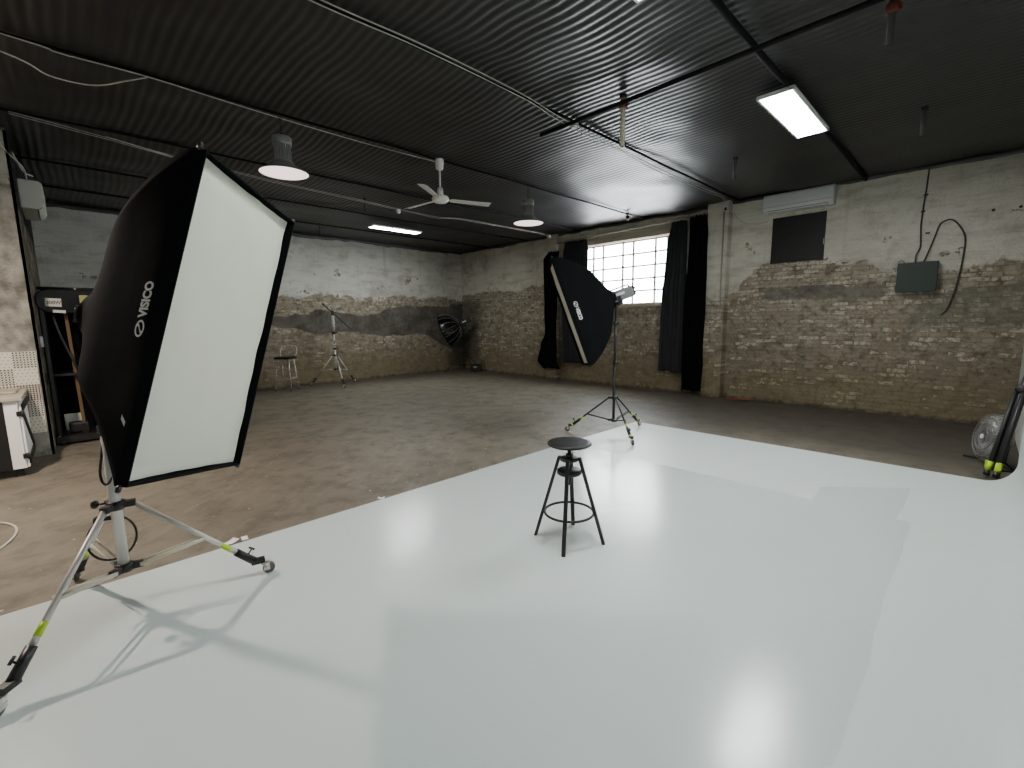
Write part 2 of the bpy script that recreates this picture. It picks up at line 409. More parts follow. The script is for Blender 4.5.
def floor_mat():
    t = NT('worn_concrete_floor'); P, x, y, z = t.pos()
    a = t.noise(P, .45, 4, .6); b = t.noise(P, 3.2, 9, .72, .15); c_ = t.noise(P, 9, 6, .65); d = t.noise(P, 40, 3, .6)
    # scraped streaks running towards the stage
    st = t.noise(t.xyz(t.math('MULTIPLY', t.math('ADD', x, y), .7), t.math('MULTIPLY', t.math('SUBTRACT', x, y), 3.2), 0), 2.2, 5, .65)
    c = t.mix(t.step(a, .3, .7), lin((104, 98, 86)), lin((124, 117, 104)))
    c = t.mix(t.math('MULTIPLY', t.step(b, .45, .65), .6), c, lin((80, 74, 63)))
    c = t.mix(t.math('MULTIPLY', t.step(st, .52, .7), .3), c, lin((146, 139, 124)))
    c = t.mix(t.math('MULTIPLY', t.step(c_, .58, .72), .4), c, lin((68, 62, 53)))
    sp = t.n('ShaderNodeTexVoronoi'); sp.inputs['Scale'].default_value = 7.5; t.l(P, sp.inputs['Vector'])
    chip = t.math('MULTIPLY', t.math('SUBTRACT', 1, t.step(t.math('ADD', sp.outputs['Distance'], t.math('MULTIPLY', c_, .2)), .13, .19)), t.step(b, .46, .56))
    c = t.mix(t.math('MULTIPLY', chip, .7), c, lin((222, 208, 184)))
    dn = t.noise(P, .9, 5); dark = t.math('MULTIPLY', t.step(t.math('ADD', x, t.math('MULTIPLY_ADD', dn, 2.0, -1.0)), 6.1, 7.2), t.math('SUBTRACT', 1, t.step(t.math('ADD', y, t.math('MULTIPLY_ADD', dn, 3.0, -1.5)), 3.4, 6.5)))
    back = t.step(t.math('ADD', y, t.math('MULTIPLY_ADD', dn, 2.0, -1.0)), 10.4, 12.0); dark = t.math('MAXIMUM', dark, t.math('MULTIPLY', back, .7)); side = t.step(t.math('ADD', x, t.math('MULTIPLY_ADD', dn, 1.4, -.7)), 8.4, 9.5); dark = t.math('MAXIMUM', dark, t.math('MULTIPLY', side, .8))       # darker along the window wall, the back wall and beyond the stage
    c = t.mix(t.math('MULTIPLY', dark, .85), c, lin((70, 65, 58)))
    t.set(Base_Color=c, Specular_IOR_Level=.35)
    t.set(Roughness=t.math('MULTIPLY_ADD', b, .35, .36))
    t.bump(t.math('ADD', t.math('MULTIPLY', c_, .6), t.math('MULTIPLY', d, .3)), .3, .006)
    return t.mat
M['floor'] = floor_mat()

def cyc_mat():
    t = NT('white_stage_paint'); P, x, y, z = t.pos()
    a = t.noise(P, .7, 3, .5); b = t.noise(P, 3, 5, .6); c_ = t.noise(P, 220, 2, .5)
    c = t.mix(a, lin((207, 216, 213)), lin((217, 226, 223)))
    # one chipped spot in the paint and sparse specks
    sp = t.n('ShaderNodeTexVoronoi'); sp.inputs['Scale'].default_value = 1.9; t.l(P, sp.inputs['Vector'])
    speck = t.math('MULTIPLY', t.math('SUBTRACT', 1, t.step(t.math('ADD', sp.outputs['Distance'], t.math('MULTIPLY', b, .01)), .018, .028)), .5)
    c = t.mix(speck, c, lin((120, 112, 98)))
    # the middle zone is glossier and slightly darker than the edges
    ey = t.math('ADD', y, t.math('MULTIPLY_ADD', a, .12, -.06)); ex = t.math('ADD', x, t.math('MULTIPLY_ADD', b, .06, -.03))
    zoned = t.math('MULTIPLY', t.step(ey, .20, .26), t.math('SUBTRACT', 1, t.step(ex, 4.54, 4.60)))
    pat = t.math('MULTIPLY', t.math('MULTIPLY', t.step(ey, .30, .34), t.math('SUBTRACT', 1, t.step(ey, .90, .95))), t.math('SUBTRACT', 1, t.step(t.math('SUBTRACT', ex, t.math('MULTIPLY_ADD', y, -.9, .3)), 5.48, 5.54)))
    zoned = t.math('MAXIMUM', zoned, pat)
    c = t.mix(t.math('MULTIPLY', zoned, .5), c, lin((197, 208, 206)))
    t.set(Base_Color=c, Specular_IOR_Level=.5)
    r = t.math('MULTIPLY_ADD', b, .07, .165); r = t.math('ADD', r, t.math('MULTIPLY', t.math('SUBTRACT', 1, zoned), .16))
    t.set(Roughness=r)
    wr = t.noise(t.xyz(t.math('MULTIPLY', x, 1.0), t.math('MULTIPLY', y, 1.6), z), 2.0, 4, .5, 1.2)
    t.bump(t.math('ADD', t.math('MULTIPLY', wr, 1.0), t.math('MULTIPLY', c_, .03)), .12, .02)
    return t.mat
M['cyc'] = cyc_mat()

def ceil_mat():
    t = NT('black_painted_sheet_roof'); P, x, y, z = t.pos()
    a = t.noise(P, .8, 4, .6); b = t.noise(P, 5, 4, .6)
    c = t.mix(a, lin((17, 17, 16)), lin((30, 30, 29)))
    c = t.mix(t.math('MULTIPLY', t.step(b, .62, .8), .4), c, lin((58, 56, 52)))
    t.set(Base_Color=c, Specular_IOR_Level=1.0)
    t.set(Roughness=t.math('MULTIPLY_ADD', a, .16, .38))
    t.bump(b, .12, .01)
    return t.mat
M['ceiling'] = ceil_mat()

# ------------------------------------------------------------------ room (metres; window wall is x = XW, back wall y = YB)
XW, YB, ZC, YN, XL = 9.55, 12.17, 3.85, -.45, -4.0
Y_PART, X_SIDE = 8.0, -.27

mb = MB(); mb.add([(XL, YN, 0), (XW, YN, 0), (XW, YB, 0), (XL, YB, 0)], [(0, 1, 2, 3)]); struct('floor', mb, M['floor'])

# ceiling: corrugated sheets, ridges along y, dented along the purlins
def ceil_z(x, y):
    ph = .05 * noise.noise((x * .5, y * .9, 3.1)) + .02 * noise.noise((x * 2.0, y * 2.5, 7.7))
    z = .0038 * math.sin(2 * PI * (x + ph) / .085)
    z += .04 * noise.noise((x * .55, y * 1.1, 1.3)) + .018 * noise.noise((x * 1.7, y * 2.2, 9.0))
    for yp in PURL:
        d = abs(y - yp)
        if d < .45: z += .012 * (1 - d / .45) ** 2 + .018 * max(0, noise.noise((x * 1.9, yp * 3, 5)) - .15) * (1 - d / .45)
    return ZC + z
PURL = [1.5, 3.42, 5.45, 7.25, 9.1, 10.7]
nx = int((XW - XL) / .0142); ny = 96
mb = MB(); vs = []; fs = []
for j in range(ny + 1):
    y = YN + (YB - YN) * j / ny
    for i in range(nx + 1):
        x = XL + (XW - XL) * i / nx; vs.append((x, y, ceil_z(x, y)))
for j in range(ny):
    for i in range(nx):
        a = j * (nx + 1) + i; fs.append((a, a + nx + 1, a + nx + 2, a + 1))
mb.add(vs, fs, 0, True); struct('ceiling', mb, M['ceiling'])
# sealed roof deck above the sheets
mb = MB(); mb.box(((XL + XW) / 2, (YN + YB) / 2, ZC + .16), (XW - XL + .8, YB - YN + .8, .1)); struct('ceiling_deck', mb, M['beam'])

HW = 3.98
mb = MB(); mb.add([(XL, YB, 0), (XW, YB, 0), (XW, YB, HW), (XL, YB, HW)], [(0, 1, 2, 3)]); struct('wall_back', mb, M['wall_back'])
# window wall with its opening
WY0, WY1, WZ0, WZ1 = 4.62, 7.3, 1.96, 3.42
mb = MB()
def wq(y0, y1, z0, z1): mb.add([(XW, y0, z0), (XW, y1, z0), (XW, y1, z1), (XW, y0, z1)], [(3, 2, 1, 0)])
wq(YN, WY0, 0, HW); wq(WY1, YB, 0, HW); wq(WY0, WY1, 0, WZ0); wq(WY0, WY1, WZ1, HW)
struct('wall_right', mb, M['wall_right'])
D = .24
mb = MB()
for q in ([(XW, WY0, WZ0), (XW + D, WY0, WZ0), (XW + D, WY1, WZ0), (XW, WY1, WZ0)], [(XW, WY0, WZ1), (XW, WY1, WZ1), (XW + D, WY1, WZ1), (XW + D, WY0, WZ1)],
          [(XW, WY0, WZ0), (XW, WY0, WZ1), (XW + D, WY0, WZ1), (XW + D, WY0, WZ0)], [(XW, WY1, WZ0), (XW + D, WY1, WZ0), (XW + D, WY1, WZ1), (XW, WY1, WZ1)]):
    mb.add(q, [(0, 1, 2, 3)])
mb.box((XW - .02, (WY0 + WY1) / 2, WZ0 - .03), (.07, WY1 - WY0 + .1, .05))
struct('trim_1', mb, M['sill'])
mb = MB(); mb.box((XW - .015, (4.0 + 8.0) / 2, 3.505), (.05, 4.0, .14)); struct('trim_2', mb, M['sill'])   # plastered lintel
# pillars
mb = MB(); mb.box((XW - .1, 3.785, HW / 2), (.2, .41, HW)); struct('trim_3', mb, M['wall_right'], bevel=.012)
mb = MB(); mb.box((XW - .07, 8.14, HW / 2), (.14, .34, HW)); struct('trim_4', mb, M['wall_right'], bevel=.012)
# side walls
mb = MB(); mb.add([(X_SIDE, Y_PART, 0), (X_SIDE, YB, 0), (X_SIDE, YB, HW), (X_SIDE, Y_PART, HW)], [(0, 1, 2, 3)]); struct('wall_left', mb, M['wall_left'])
mb = MB(); mb.box(((XL + X_SIDE - .03) / 2, Y_PART + .05, HW / 2), (X_SIDE - .03 - XL, .1, HW)); struct('wall_left_front', mb, M['wall_part'])
mb = MB(); mb.add([(XL, YN, 0), (XL, YB, 0), (XL, YB, HW), (XL, YN, HW)], [(0, 1, 2, 3)]); struct('wall_left_far', mb, M['wall_plain'])
mb = MB(); mb.add([(XL, YN, 0), (XL, YN, HW), (XW, YN, HW), (XW, YN, 0)], [(0, 1, 2, 3)]); struct('wall_near', mb, M['wall_plain'])
# black roofing film hanging unevenly over the wall heads
def skirt(name, p0, p1, inset, base, amp, seed):
    mb = MB(); n = 140; vs = []; p0 = V(p0); p1 = V(p1)
    for i in range(n + 1):
        p = p0.lerp(p1, i / n); L = (p1 - p0).length * i / n
        dz = base + amp * noise.noise((L * .9, seed, 0)) + amp * .5 * noise.noise((L * 4, seed, 3))
        off = V(inset) * (1 + .6 * noise.noise((L * 2, seed, 9)))
        vs += [p + off * .4 + V(0, 0, ZC + .02), p + off + V(0, 0, ZC - dz * .5), p + off * .5 + V(0, 0, ZC - dz)]
    fs = [(3 * i + k, 3 * i + 3 + k, 3 * i + 4 + k, 3 * i + 1 + k) for i in range(n) for k in (0, 1)]
    mb.add(vs, fs, 0, True); struct(name, mb, M['ceiling'])
skirt('trim_5', (X_SIDE, YB, 0), (XW, YB, 0), (0, -.05, 0), .085, .06, 2.0)
skirt('trim_6', (XW, YN, 0), (XW, YB, 0), (-.05, 0, 0), .055, .04, 5.0)
skirt('trim_7', (XL, Y_PART, 0), (X_SIDE, Y_PART, 0), (0, -.05, 0), .05, .03, 8.0)
# purlins under the sheets
k = 8
for yp in PURL:
    mb = MB(); x1 = XW if yp > 2 else XW - .02
    mb.tube([(XL + (XW - .05 - XL) * i / 40, yp + .012 * noise.noise((i * .4, yp, 0)), ZC - (.022 if yp != 1.5 else .045) + .01 * noise.noise((i * .3, yp, 4))) for i in range(41)], .015 if yp != 1.5 else .027, 8)
    struct('trim_%d' % k, mb, M['beam']); k += 1
mb = MB(); mb.tube([(4.163, YN + .02, ZC - .12), (4.163, 3.76, ZC - .12)], .021, 12); struct('trim_%d' % k, mb, M['beam']); k += 1

# window: irregular panes in painted steel bars
XG = XW + .1
cols = [4.62, 4.957, 5.244, 5.805, 6.083, 6.641, 6.927, 7.3]
rows = [1.96, 2.273, 2.548, 2.834, 3.119, 3.42]
w = bpy.data.objects.new('window_1', None); COL.objects.link(w); w['kind'] = 'structure'
mb = MB()
for y in cols: mb.box((XG, y, (WZ0 + WZ1) / 2), (.035, .044 if y not in (4.62, 7.3) else .07, WZ1 - WZ0))
for z in rows: mb.box((XG, (WY0 + WY1) / 2, z), (.033, WY1 - WY0, .036 if z not in (1.96, 3.42) else .07))
mb.build('window_frame', M['window_paint'], w)
for a, b in zip(cols, cols[1:]):
    for c, d in zip(rows, rows[1:]):
        mb = MB(); mb.box((XG + .004, (a + b) / 2, (c + d) / 2), (.004, b - a - .03, d - c - .024)); mb.build('window_pane', M['glass'], w)

# ------------------------------------------------------------------ white stage: floor sheet that curves up into a wall behind the camera
X0, X1, YE, T = -2.6, 6.282, 3.66, .006
prof = [(YE, 0), (YE, T)]
yy = YE
for i in range(1, 41): prof.append((YE + (-.15 - YE) * i / 40, T))
R = .215
yc = -.15
for i in range(1, 15):
    a = (PI / 2) * i / 14; prof.append((yc - R * math.sin(a), T + R * (1 - math.cos(a))))
prof.append((yc - R, 2.9)); prof.append((yc - R - .03, 2.9)); prof.append((yc - R - .03, .0))
# the photograph's stage edge ends a hand's breadth off the plastered wall
mb = MB(); n = len(prof); xs = [X0 + (X1 - X0) * i / 30 for i in range(31)]
vs = [(x, p[0], p[1]) for x in xs for p in prof]
fs = []
for i in range(30):
    for q in range(n - 1):
        a = i * n + q; fs.append((a, a + n, a + n + 1, a + 1))
mb.add(vs, fs, 0, False)
for i in (0, 30):        # end caps as strips, so that the curved edge has a thickness
    pass
st = mb.build('white_stage_sweep', M['cyc']); tag(st, 'white painted photo stage floor curving up into a wall at the right', 'backdrop')

# ------------------------------------------------------------------ softbox, flash head
BW, BH, BD = .7746, 1.4776, .60
def box_g(t): return .20 + .80 * max(0, 1 - t ** 1.3) ** .8
DROOP = 0.0
def box_pt(side, s, t, out=0.0):
    """point on the shell: side 0 right, 1 top, 2 left, 3 bottom; s -1..1 along the side; t 0 front .. 1 ring"""
    g = box_g(t)
    a = (BW / 2) * (g + .10 * t); b = (BH / 2) * g
    sag = .02 * math.sin(PI * min(t * 1.1, 1)) * (1 - s * s)
    if side == 0: p = Vector((a - sag, b * s, 0))
    elif side == 2: p = Vector((-a + sag, -b * s, 0))
    elif side == 1: p = Vector((-a * s, b - sag, 0))
    else: p = Vector((a * s, -b + sag, 0))
    if t > .5:     # towards the ring the rectangle becomes round
        k = ((t - .5) / .5) ** 3
        p = p.lerp(p * (.125 / max(p.length, 1e-4)), k)
    if DROOP and p.y < 0:      # the lower panels of this one hang slack
        q = math.sin(PI * min(1, t)) ** .8 * min(1, -p.y / .45)
        p.y *= 1 - .24 * q; p.x *= 1 - .06 * q
    d = p.normalized() * out
    return p + d + Vector((0, -DROOP * t, -BD * t))
def make_softbox(label, Mx, droop=0.0):
    global DROOP
    DROOP = droop
    root = thing('softbox', label, 'softbox', M=Mx, group='rectangular softboxes')
    mb = MB(); NS, NTT = 36, 40; loop = []
    for t in range(NTT + 1):
        for side in range(4):
            for k in range(NS): loop.append(box_pt(side, -1 + 2 * k / NS, t / NTT))
    L = 4 * NS
    fs = [(t * L + k, t * L + (k + 1) % L, (t + 1) * L + (k + 1) % L, (t + 1) * L + k) for t in range(NTT) for k in range(L)]
    mb.add(loop, [tuple(reversed(f)) for f in fs], 0, True)
    mb.lathe([(.125, .0), (.112, -.012), (.08, -.02)], (0, -droop, -BD), (0, 0, 1), 28)
    sh = mb.build('shell', M['softbox_black'], root)
    # lip standing proud of the diffuser
    mb = MB(); a, b = BW / 2, BH / 2; lip = .05
    pts = []
    for ins, z in ((0, 0), (.004, lip), (.010, lip), (.010, -.01)):
        pts += [(a - ins, b - ins, z), (-a + ins, b - ins, z), (-a + ins, -b + ins, z), (a - ins, -b + ins, z)]
    fs = [(r * 4 + k, r * 4 + (k + 1) % 4, r * 4 + 4 + (k + 1) % 4, r * 4 + 4 + k) for r in range(3) for k in range(4)]
    mb.add(pts, [tuple(reversed(f)) for f in fs])
    mb.build('rim', M['softbox_black'], root)
    # diffuser cloth, bulging a little, its hem puckered
    mb = MB(); nx, ny = 40, 70; vs = []
    for j in range(ny + 1):
        for i in range(nx + 1):
            u = -1 + 2 * i / nx; v = -1 + 2 * j / ny
            e = (1 - u ** 6) * (1 - v ** 6)
            z = .006 + .022 * e + .004 * noise.noise((u * 2.2, v * 3.0, 1)) * e
            hem = max(abs(u) * BW / 2 - BW / 2 + .05, abs(v) * BH / 2 - BH / 2 + .05, 0) / .05
            z += hem * .010 * noise.noise((u * 3, v * 4, 4)) + (.006 if hem > .3 else 0)
            sx = (BW / 2 - .014); sy = (BH / 2 - .014)
            # the cloth pulls in between its fixings
            px = u * sx * (1 - .018 * (1 - v * v) * abs(u)); py = v * sy * (1 - .010 * (1 - u * u) * abs(v))
            vs.append((px, py, z))
    fs = [(j * (nx + 1) + i, j * (nx + 1) + i + 1, (j + 1) * (nx + 1) + i + 1, (j + 1) * (nx + 1) + i) for j in range(ny) for i in range(nx)]
    mb.add(vs, fs, 0, True); mb.build('diffuser', M['diffuser'], root)
    # four rod tips at the corners
    for sx in (-1, 1):
        for sy in (-1, 1):
            mb = MB(); mb.lathe([(0, .03), (.010, .026), (.012, 0), (0, -.012)], (sx * (BW / 2 - .002), sy * (BH / 2 - .002), .02), (sx * .7, sy * .7, .5), 10)
            mb.build('corner_tip', M['black_plastic'], root)
    # speed ring
    mb = MB(); mb.lathe([(.08, .0), (.085, -.02), (.085, -.045), (.07, -.05), (.06, -.05), (.06, -.02)], (0, -droop, -BD + .0), (0, 0, 1), 28)
    mb.build('mounting_ring', M['softbox_black'], root)
    # printed logo on both long side panels, reading away from each other
    vs, fs = text_polys('VISICO', .074, .0034)
    wid = max(p.x for p in vs)
    for side in (2, 0):
        mb = MB(); b = BH / 2
        def put(x, y):           # x along the panel (text direction), y towards the ring
            t = .07 + y / BD
            bb = b * box_g(t)
            s = x / bb
            # side 2 runs downwards as s grows, the text climbs; side 0 runs upwards, the text descends
            return box_pt(side, -s, t, .005)
        sc = .68
        base = -.02
        mb.add([put(base + p.x * sc, p.y * .9) for p in vs], fs)
        # emblem: ring with an S-shaped bar
        cx, cy, ra, rb = base - .05, .022, .038, .027
        ring = []
        NN = 36
        for k in range(NN):
            an = 2 * PI * k / NN
            ring.append(put(cx + ra * math.cos(an), cy + rb * math.sin(an))); ring.append(put(cx + (ra - .009) * math.cos(an), cy + (rb - .008) * math.sin(an)))
        mb.add(ring, [(2 * k, 2 * ((k + 1) % NN), 2 * ((k + 1) % NN) + 1, 2 * k + 1) for k in range(NN)])
        bar = []
        for k in range(13):
            q = -1 + 2 * k / 12; xx = cx + .017 * math.sin(q * PI * .75); y2 = cy + (rb - .006) * q
            bar += [put(xx - .006, y2), put(xx + .006, y2)]
        mb.add(bar, [(2 * k, 2 * k + 1, 2 * k + 3, 2 * k + 2) for k in range(12)])
        mb.build('printed_logo', M['logo'], root)
    # sewn-in care label near the lower front edge of the left panel
    mb = MB(); q = [box_pt(2, .66, .085, .006), box_pt(2, .66, .035, .006), box_pt(2, .69, .035, .006), box_pt(2, .69, .085, .006)]
    mb.add(q, [(0, 1, 2, 3)]); mb.build('sewn_label', M['logo'], root)
    return root
def make_flash(label, Mx, mat, LN=.36):
    """studio flash head: local z is the light's axis, origin where it sits on the stand"""
    root = thing('studio_flash', label, 'flash head', M=Mx, group='flash heads behind the softboxes')
    mb = MB(); mb.rbox((0, .06, .09 - LN / 2), (.135, .15, LN), .03, None); mb.build('housing', mat, root)
    mb = MB(); mb.lathe([(.0, .11), (.075, .11), (.08, .06), (.07, .05), (0, .05)], (0, .06, 0), (0, 0, 1), 24); mb.build('front_collar', M['black_metal'], root)
    mb = MB(); EZ = .09 - LN; mb.rbox((0, .06, EZ - .005), (.125, .14, .02), .009); mb.build('control_panel', M['black_plastic'], root)
    for i, (x, y) in enumerate(((-.03, .09), (.03, .09), (0, .03))):
        mb = MB(); mb.lathe([(.014, 0), (.014, -.022), (.011, -.026), (0, -.026)], (x, y, EZ - .014), (0, 0, 1), 14); mb.build('dial', M['chrome'], root)
    mb = MB(); mb.tube(smooth_path([(-.02, .132, .06), (-.02, .16, .05), (-.02, .165, .09 - LN * .5), (-.02, .16, .13 - LN), (-.02, .132, .12 - LN)], 6), .011, 8); mb.build('handle', M['black_plastic'], root)
    for sx in (-1, 1): mb = MB(); mb.box((sx * .0685, .075, .06 - LN * .35), (.003, .035, LN * .35)); mb.build('side_badge', M['logo'], root)
    mb = MB()
    for s in (-1, 1): mb.box((s * .075, .0, -.02), (.012, .12, .05))
    mb.box((0, -.05, -.02), (.16, .03, .05)); mb.build('tilt_bracket', M['black_metal'], root)
    mb = MB(); mb.tube([(.08, .0, -.02), (.115, .0, -.02)], .012, 10); mb.tube([(.112, -.04, -.02), (.112, .03, -.02)], .009, 8); mb.build('tilt_lever', M['black_plastic'], root)
    return root

# ------------------------------------------------------------------ light stands
def make_stand(name, label, loc, angles, R, z_hub, z_low, tubes, leg_mat, pole_mats, hub_mat, leg_r=.014, casters=True, band=None, knobs=True,
               brace_t=.6, foot_z=.10, group=None, wheel_mat=None, sleeve=True, flat_legs=False, zfloor=None, lean=(0, 0), brace_mat=None, brace_r=.0075):
    root = thing(name, label, 'light stand', loc, group=group)
    # pole sections: (z0, z1, radius)
    for i, (z0, z1, r) in enumerate(tubes):
        mb = MB(); l0 = V(lean[0] * z0, lean[1] * z0, z0); l1 = V(lean[0] * z1, lean[1] * z1, z1)
        mb.tube([l0, l1], r, 16); mb.build('pole', pole_mats[i % len(pole_mats)], root)
        if i:
            mb = MB(); mb.lathe([(r + .004, -.03), (r + .014, -.025), (r + .014, .025), (r + .004, .03)], (lean[0] * z0, lean[1] * z0, z0), (0, 0, 1), 16)
            cl = mb.build('clamp', hub_mat, root)
            mb = MB(); mb.tube([(r + .01 + lean[0] * z0, lean[1] * z0, z0), (r + .05 + lean[0] * z0, lean[1] * z0, z0)], .006, 8)
            mb.lathe([(.0, 0), (.016, .002), (.018, .01), (.016, .02), (0, .022)], (r + .04 + lean[0] * z0, lean[1] * z0, z0), (1, 0, 0), 12)
            mb.build('clamp_knob', hub_mat, cl)
    pr = tubes[0][2]
    for nm, zz in (('hub', z_hub), ('lower_hub', z_low)):
        mb = MB(); mb.lathe([(pr + .002, -.025), (pr + .014, -.022), (pr + .014, .022), (pr + .002, .025)], (0, 0, zz), (0, 0, 1), 18)
        for a in angles:
            d = V(math.cos(a), math.sin(a), 0); rot = Matrix.Rotation(a, 3, 'Z')
            mb.box(d * (pr + .03) + V(0, 0, zz), (.055, .036, .032), rot)
        mb.build(nm, hub_mat, root)
    for i, a in enumerate(angles):
        d = V(math.cos(a), math.sin(a), 0); side = V(-math.sin(a), math.cos(a), 0)
        zf = (zfloor[i] if zfloor else 0)
        p0 = d * (pr + .045) + V(0, 0, z_hub); p1 = d * R + V(0, 0, foot_z + zf)
        ax = (p1 - p0).normalized()
        mb = MB(); mb.tube([p0, p1], leg_r, 10); lg = mb.build('leg', leg_mat, root)
        if band is not None:
            for tt in ((.70, .78),):
                mb = MB(); mb.tube([p0.lerp(p1, tt[0]), p0.lerp(p1, tt[1])], leg_r + .0012, 12); mb.build('tape_band', band, lg)
        # flat brace from the lower hub to the leg
        q = p0.lerp(p1, brace_t); q0 = d * (pr + .045) + V(0, 0, z_low)
        mb = MB()
        for s in (-1, 1): mb.tube([q0 + side * s * (leg_r + .004), q + side * s * (leg_r + .003)], brace_r, 8, flat=.4, up=side)
        mb.tube([q - side * (leg_r + .012), q + side * (leg_r + .012)], .006, 8)
        mb.build('brace', brace_mat or leg_mat, root)
        if sleeve:
            mb = MB(); mb.tube([p1 - ax * .13, p1 + ax * .005], [leg_r + .008, leg_r + .010], 10)
            mb.box(p1 + d * .02 + V(0, 0, -.004), (.075, .04, .03), Matrix.Rotation(a, 3, 'Z'))
            sl = mb.build('foot_sleeve', M['black_plastic'], lg)
            upv = (V(0, 0, 1) - ax * ax.z).normalized()
            mb = MB(); mb.tube([p1 - ax * .06 + upv * .015, p1 - ax * .065 + upv * .055], .005, 8)
            mb.tube([p1 - ax * .085 + upv * .056, p1 - ax * .05 + upv * .060], .007, 8); mb.build('lock_lever', M['black_plastic'], lg)
            if band is not None and leg_mat is not M['alu']:
                mb = MB(); mb.tube([p1 - ax * .012, p1 + ax * .012], leg_r + .0125, 12); mb.build('foot_clip', band, lg)
        if casters:
            c = d * (R + .045) + V(0, 0, zf); wr = .036
            mb = MB()
            mb.tube([c + V(0, 0, .062), c + V(0, 0, foot_z + .01)], .011, 10)
            cc = c + d * .02
            for s in (-1, 1): mb.box(cc + side * s * .017 + V(0, 0, .052), (.034, .004, .05), Matrix.Rotation(a, 3, 'Z'))
            mb.box(cc + V(0, 0, .075), (.045, .038, .006), Matrix.Rotation(a, 3, 'Z'))
            ca = mb.build('caster', M['chrome'], root)
            mb = MB(); wc = cc + d * .012 + V(0, 0, wr)
            mb.lathe([(.0, -.012), (wr - .006, -.012), (wr, -.007), (wr, .007), (wr - .006, .012), (0, .012)], wc, side, 20); mb.build('wheel', wheel_mat or M['rubber'], ca)
        else:
            mb = MB(); mb.tube([p1 - ax * .02, p1 + ax * .03], leg_r + .006, 10); mb.build('rubber_foot', M['black_plastic'], lg)
    if knobs:
        mb = MB()
        for zz in (z_hub + .02, z_hub - .07):
            mb = MB(); mb.tube([(-pr, .0, zz), (-pr - .05, .02, zz)], .006, 8)
            mb.lathe([(0, 0), (.02, .002), (.024, .012), (.02, .024), (0, .026)], (-pr - .045, .02, zz), (-1, .4, 0), 14)
            mb.build('locking_knob', M['black_plastic'], root)
    return root
def look_frame(pan, tilt, roll, o):
    n = V(math.cos(tilt) * math.cos(pan), math.cos(tilt) * math.sin(pan), math.sin(tilt))
    r = n.cross(V(0, 0, 1)).normalized(); u = r.cross(n)
    r2 = r * math.cos(roll) + u * math.sin(roll); u2 = -r * math.sin(roll) + u * math.cos(roll)
    return frame(-r2, u2, n, o), n

# big softbox at the left on the bright stand
S1 = V(.09, 3.2, 0)
make_stand('light_stand', 'silver light stand on wheels holding up the big softbox in front', S1, [math.radians(a) for a in (-131.5, -10.5, 108)], .62, .63, .27,
           [(.24, 1.05, .026), (1.05, 1.62, .02)], M['alu'], [M['alu']], M['black_plastic'], leg_r=.015, band=M['lime'], group='light stands on wheels', zfloor=(.006, .006, 0), brace_t=.56, brace_mat=M['strap_metal'], brace_r=.012)
Mx, n1 = look_frame(-.825, -.2004, .1937, V(.5761, 2.6738, 1.5651)); Mx.translation = V(.5761, 2.6738, 1.5651) - n1 * .05
make_softbox('large black softbox with pale diffuser tilted towards us, nearest on the left', Mx, .05)
Mf = Mx.copy(); Mf.translation = V(.09, 3.2, 1.7106)
M1 = frame(Mx.col[0][:3], Mx.col[1][:3], Mx.col[2][:3], V(.09, 3.2, 1.7106) - Vector(Mx.col[1][:3]) * .077) @ Matrix.Scale(.45, 4)
make_flash('black flash head hidden behind the big near softbox', M1, M['black_plastic'], .15)
# black softbox in the middle on the black stand
S2 = V(5.41, 3.51, 0)
make_stand('light_stand', 'black light stand on wheels with green clips at the edge of the white stage', S2, [math.radians(a) for a in (120, -125, -3)], .58, .52, .2,
           [(.17, 1.0, .02), (1.0, 1.55, .017), (1.55, 1.87, .014)], M['black_metal'], [M['black_metal']], M['black_plastic'], leg_r=.012, band=M['lime'], group='light stands on wheels', zfloor=(0, .006, .006), knobs=False)
Mx2, n2 = look_frame(2.355, -.3434, -.0752, V(5.41, 3.51, 1.9133))
C2 = V(5.41, 3.51, 1.9133) + n2 * .657; Mx2.translation = C2
make_softbox('black softbox seen from its side in front of the window, on the black stand', Mx2)
M2 = frame(Mx2.col[0][:3], Mx2.col[1][:3], Mx2.col[2][:3], V(5.41, 3.51, 1.9133) - Vector(Mx2.col[1][:3]) * .06)
make_flash('grey flash head behind the middle softbox, against the bright window', M2, M['flash_grey'], .33)
# cord of the near flash
mb = MB(); mb.tube(smooth_path([(.10, 3.24, 1.60), (.10, 3.24, 1.3), (.07, 3.20, .98), (.045, 3.19, .82), (.06, 3.18, .76), (.09, 3.18, .80), (.10, 3.20, .95), (.12, 3.23, 1.15)], 8), .006, 6)
tag(mb.build('flash_cable', M['cable_black']), 'black power cord looped behind the lower corner of the near softbox', 'cable')
mb = MB(); c0 = V(.0, 3.27, .42); pts = []
for k in range(30):
    an = 2 * PI * k / 30
    pts.append(c0 + V(.06 + .105 * math.cos(an), .02 + .03 * math.sin(an), .115 * math.sin(an)))
mb.tube(pts, .006, 6, closed=True)
tag(mb.build('cable_loop', M['cable_black']), 'small black cable loop hanging around the silver stand pole', 'cable')

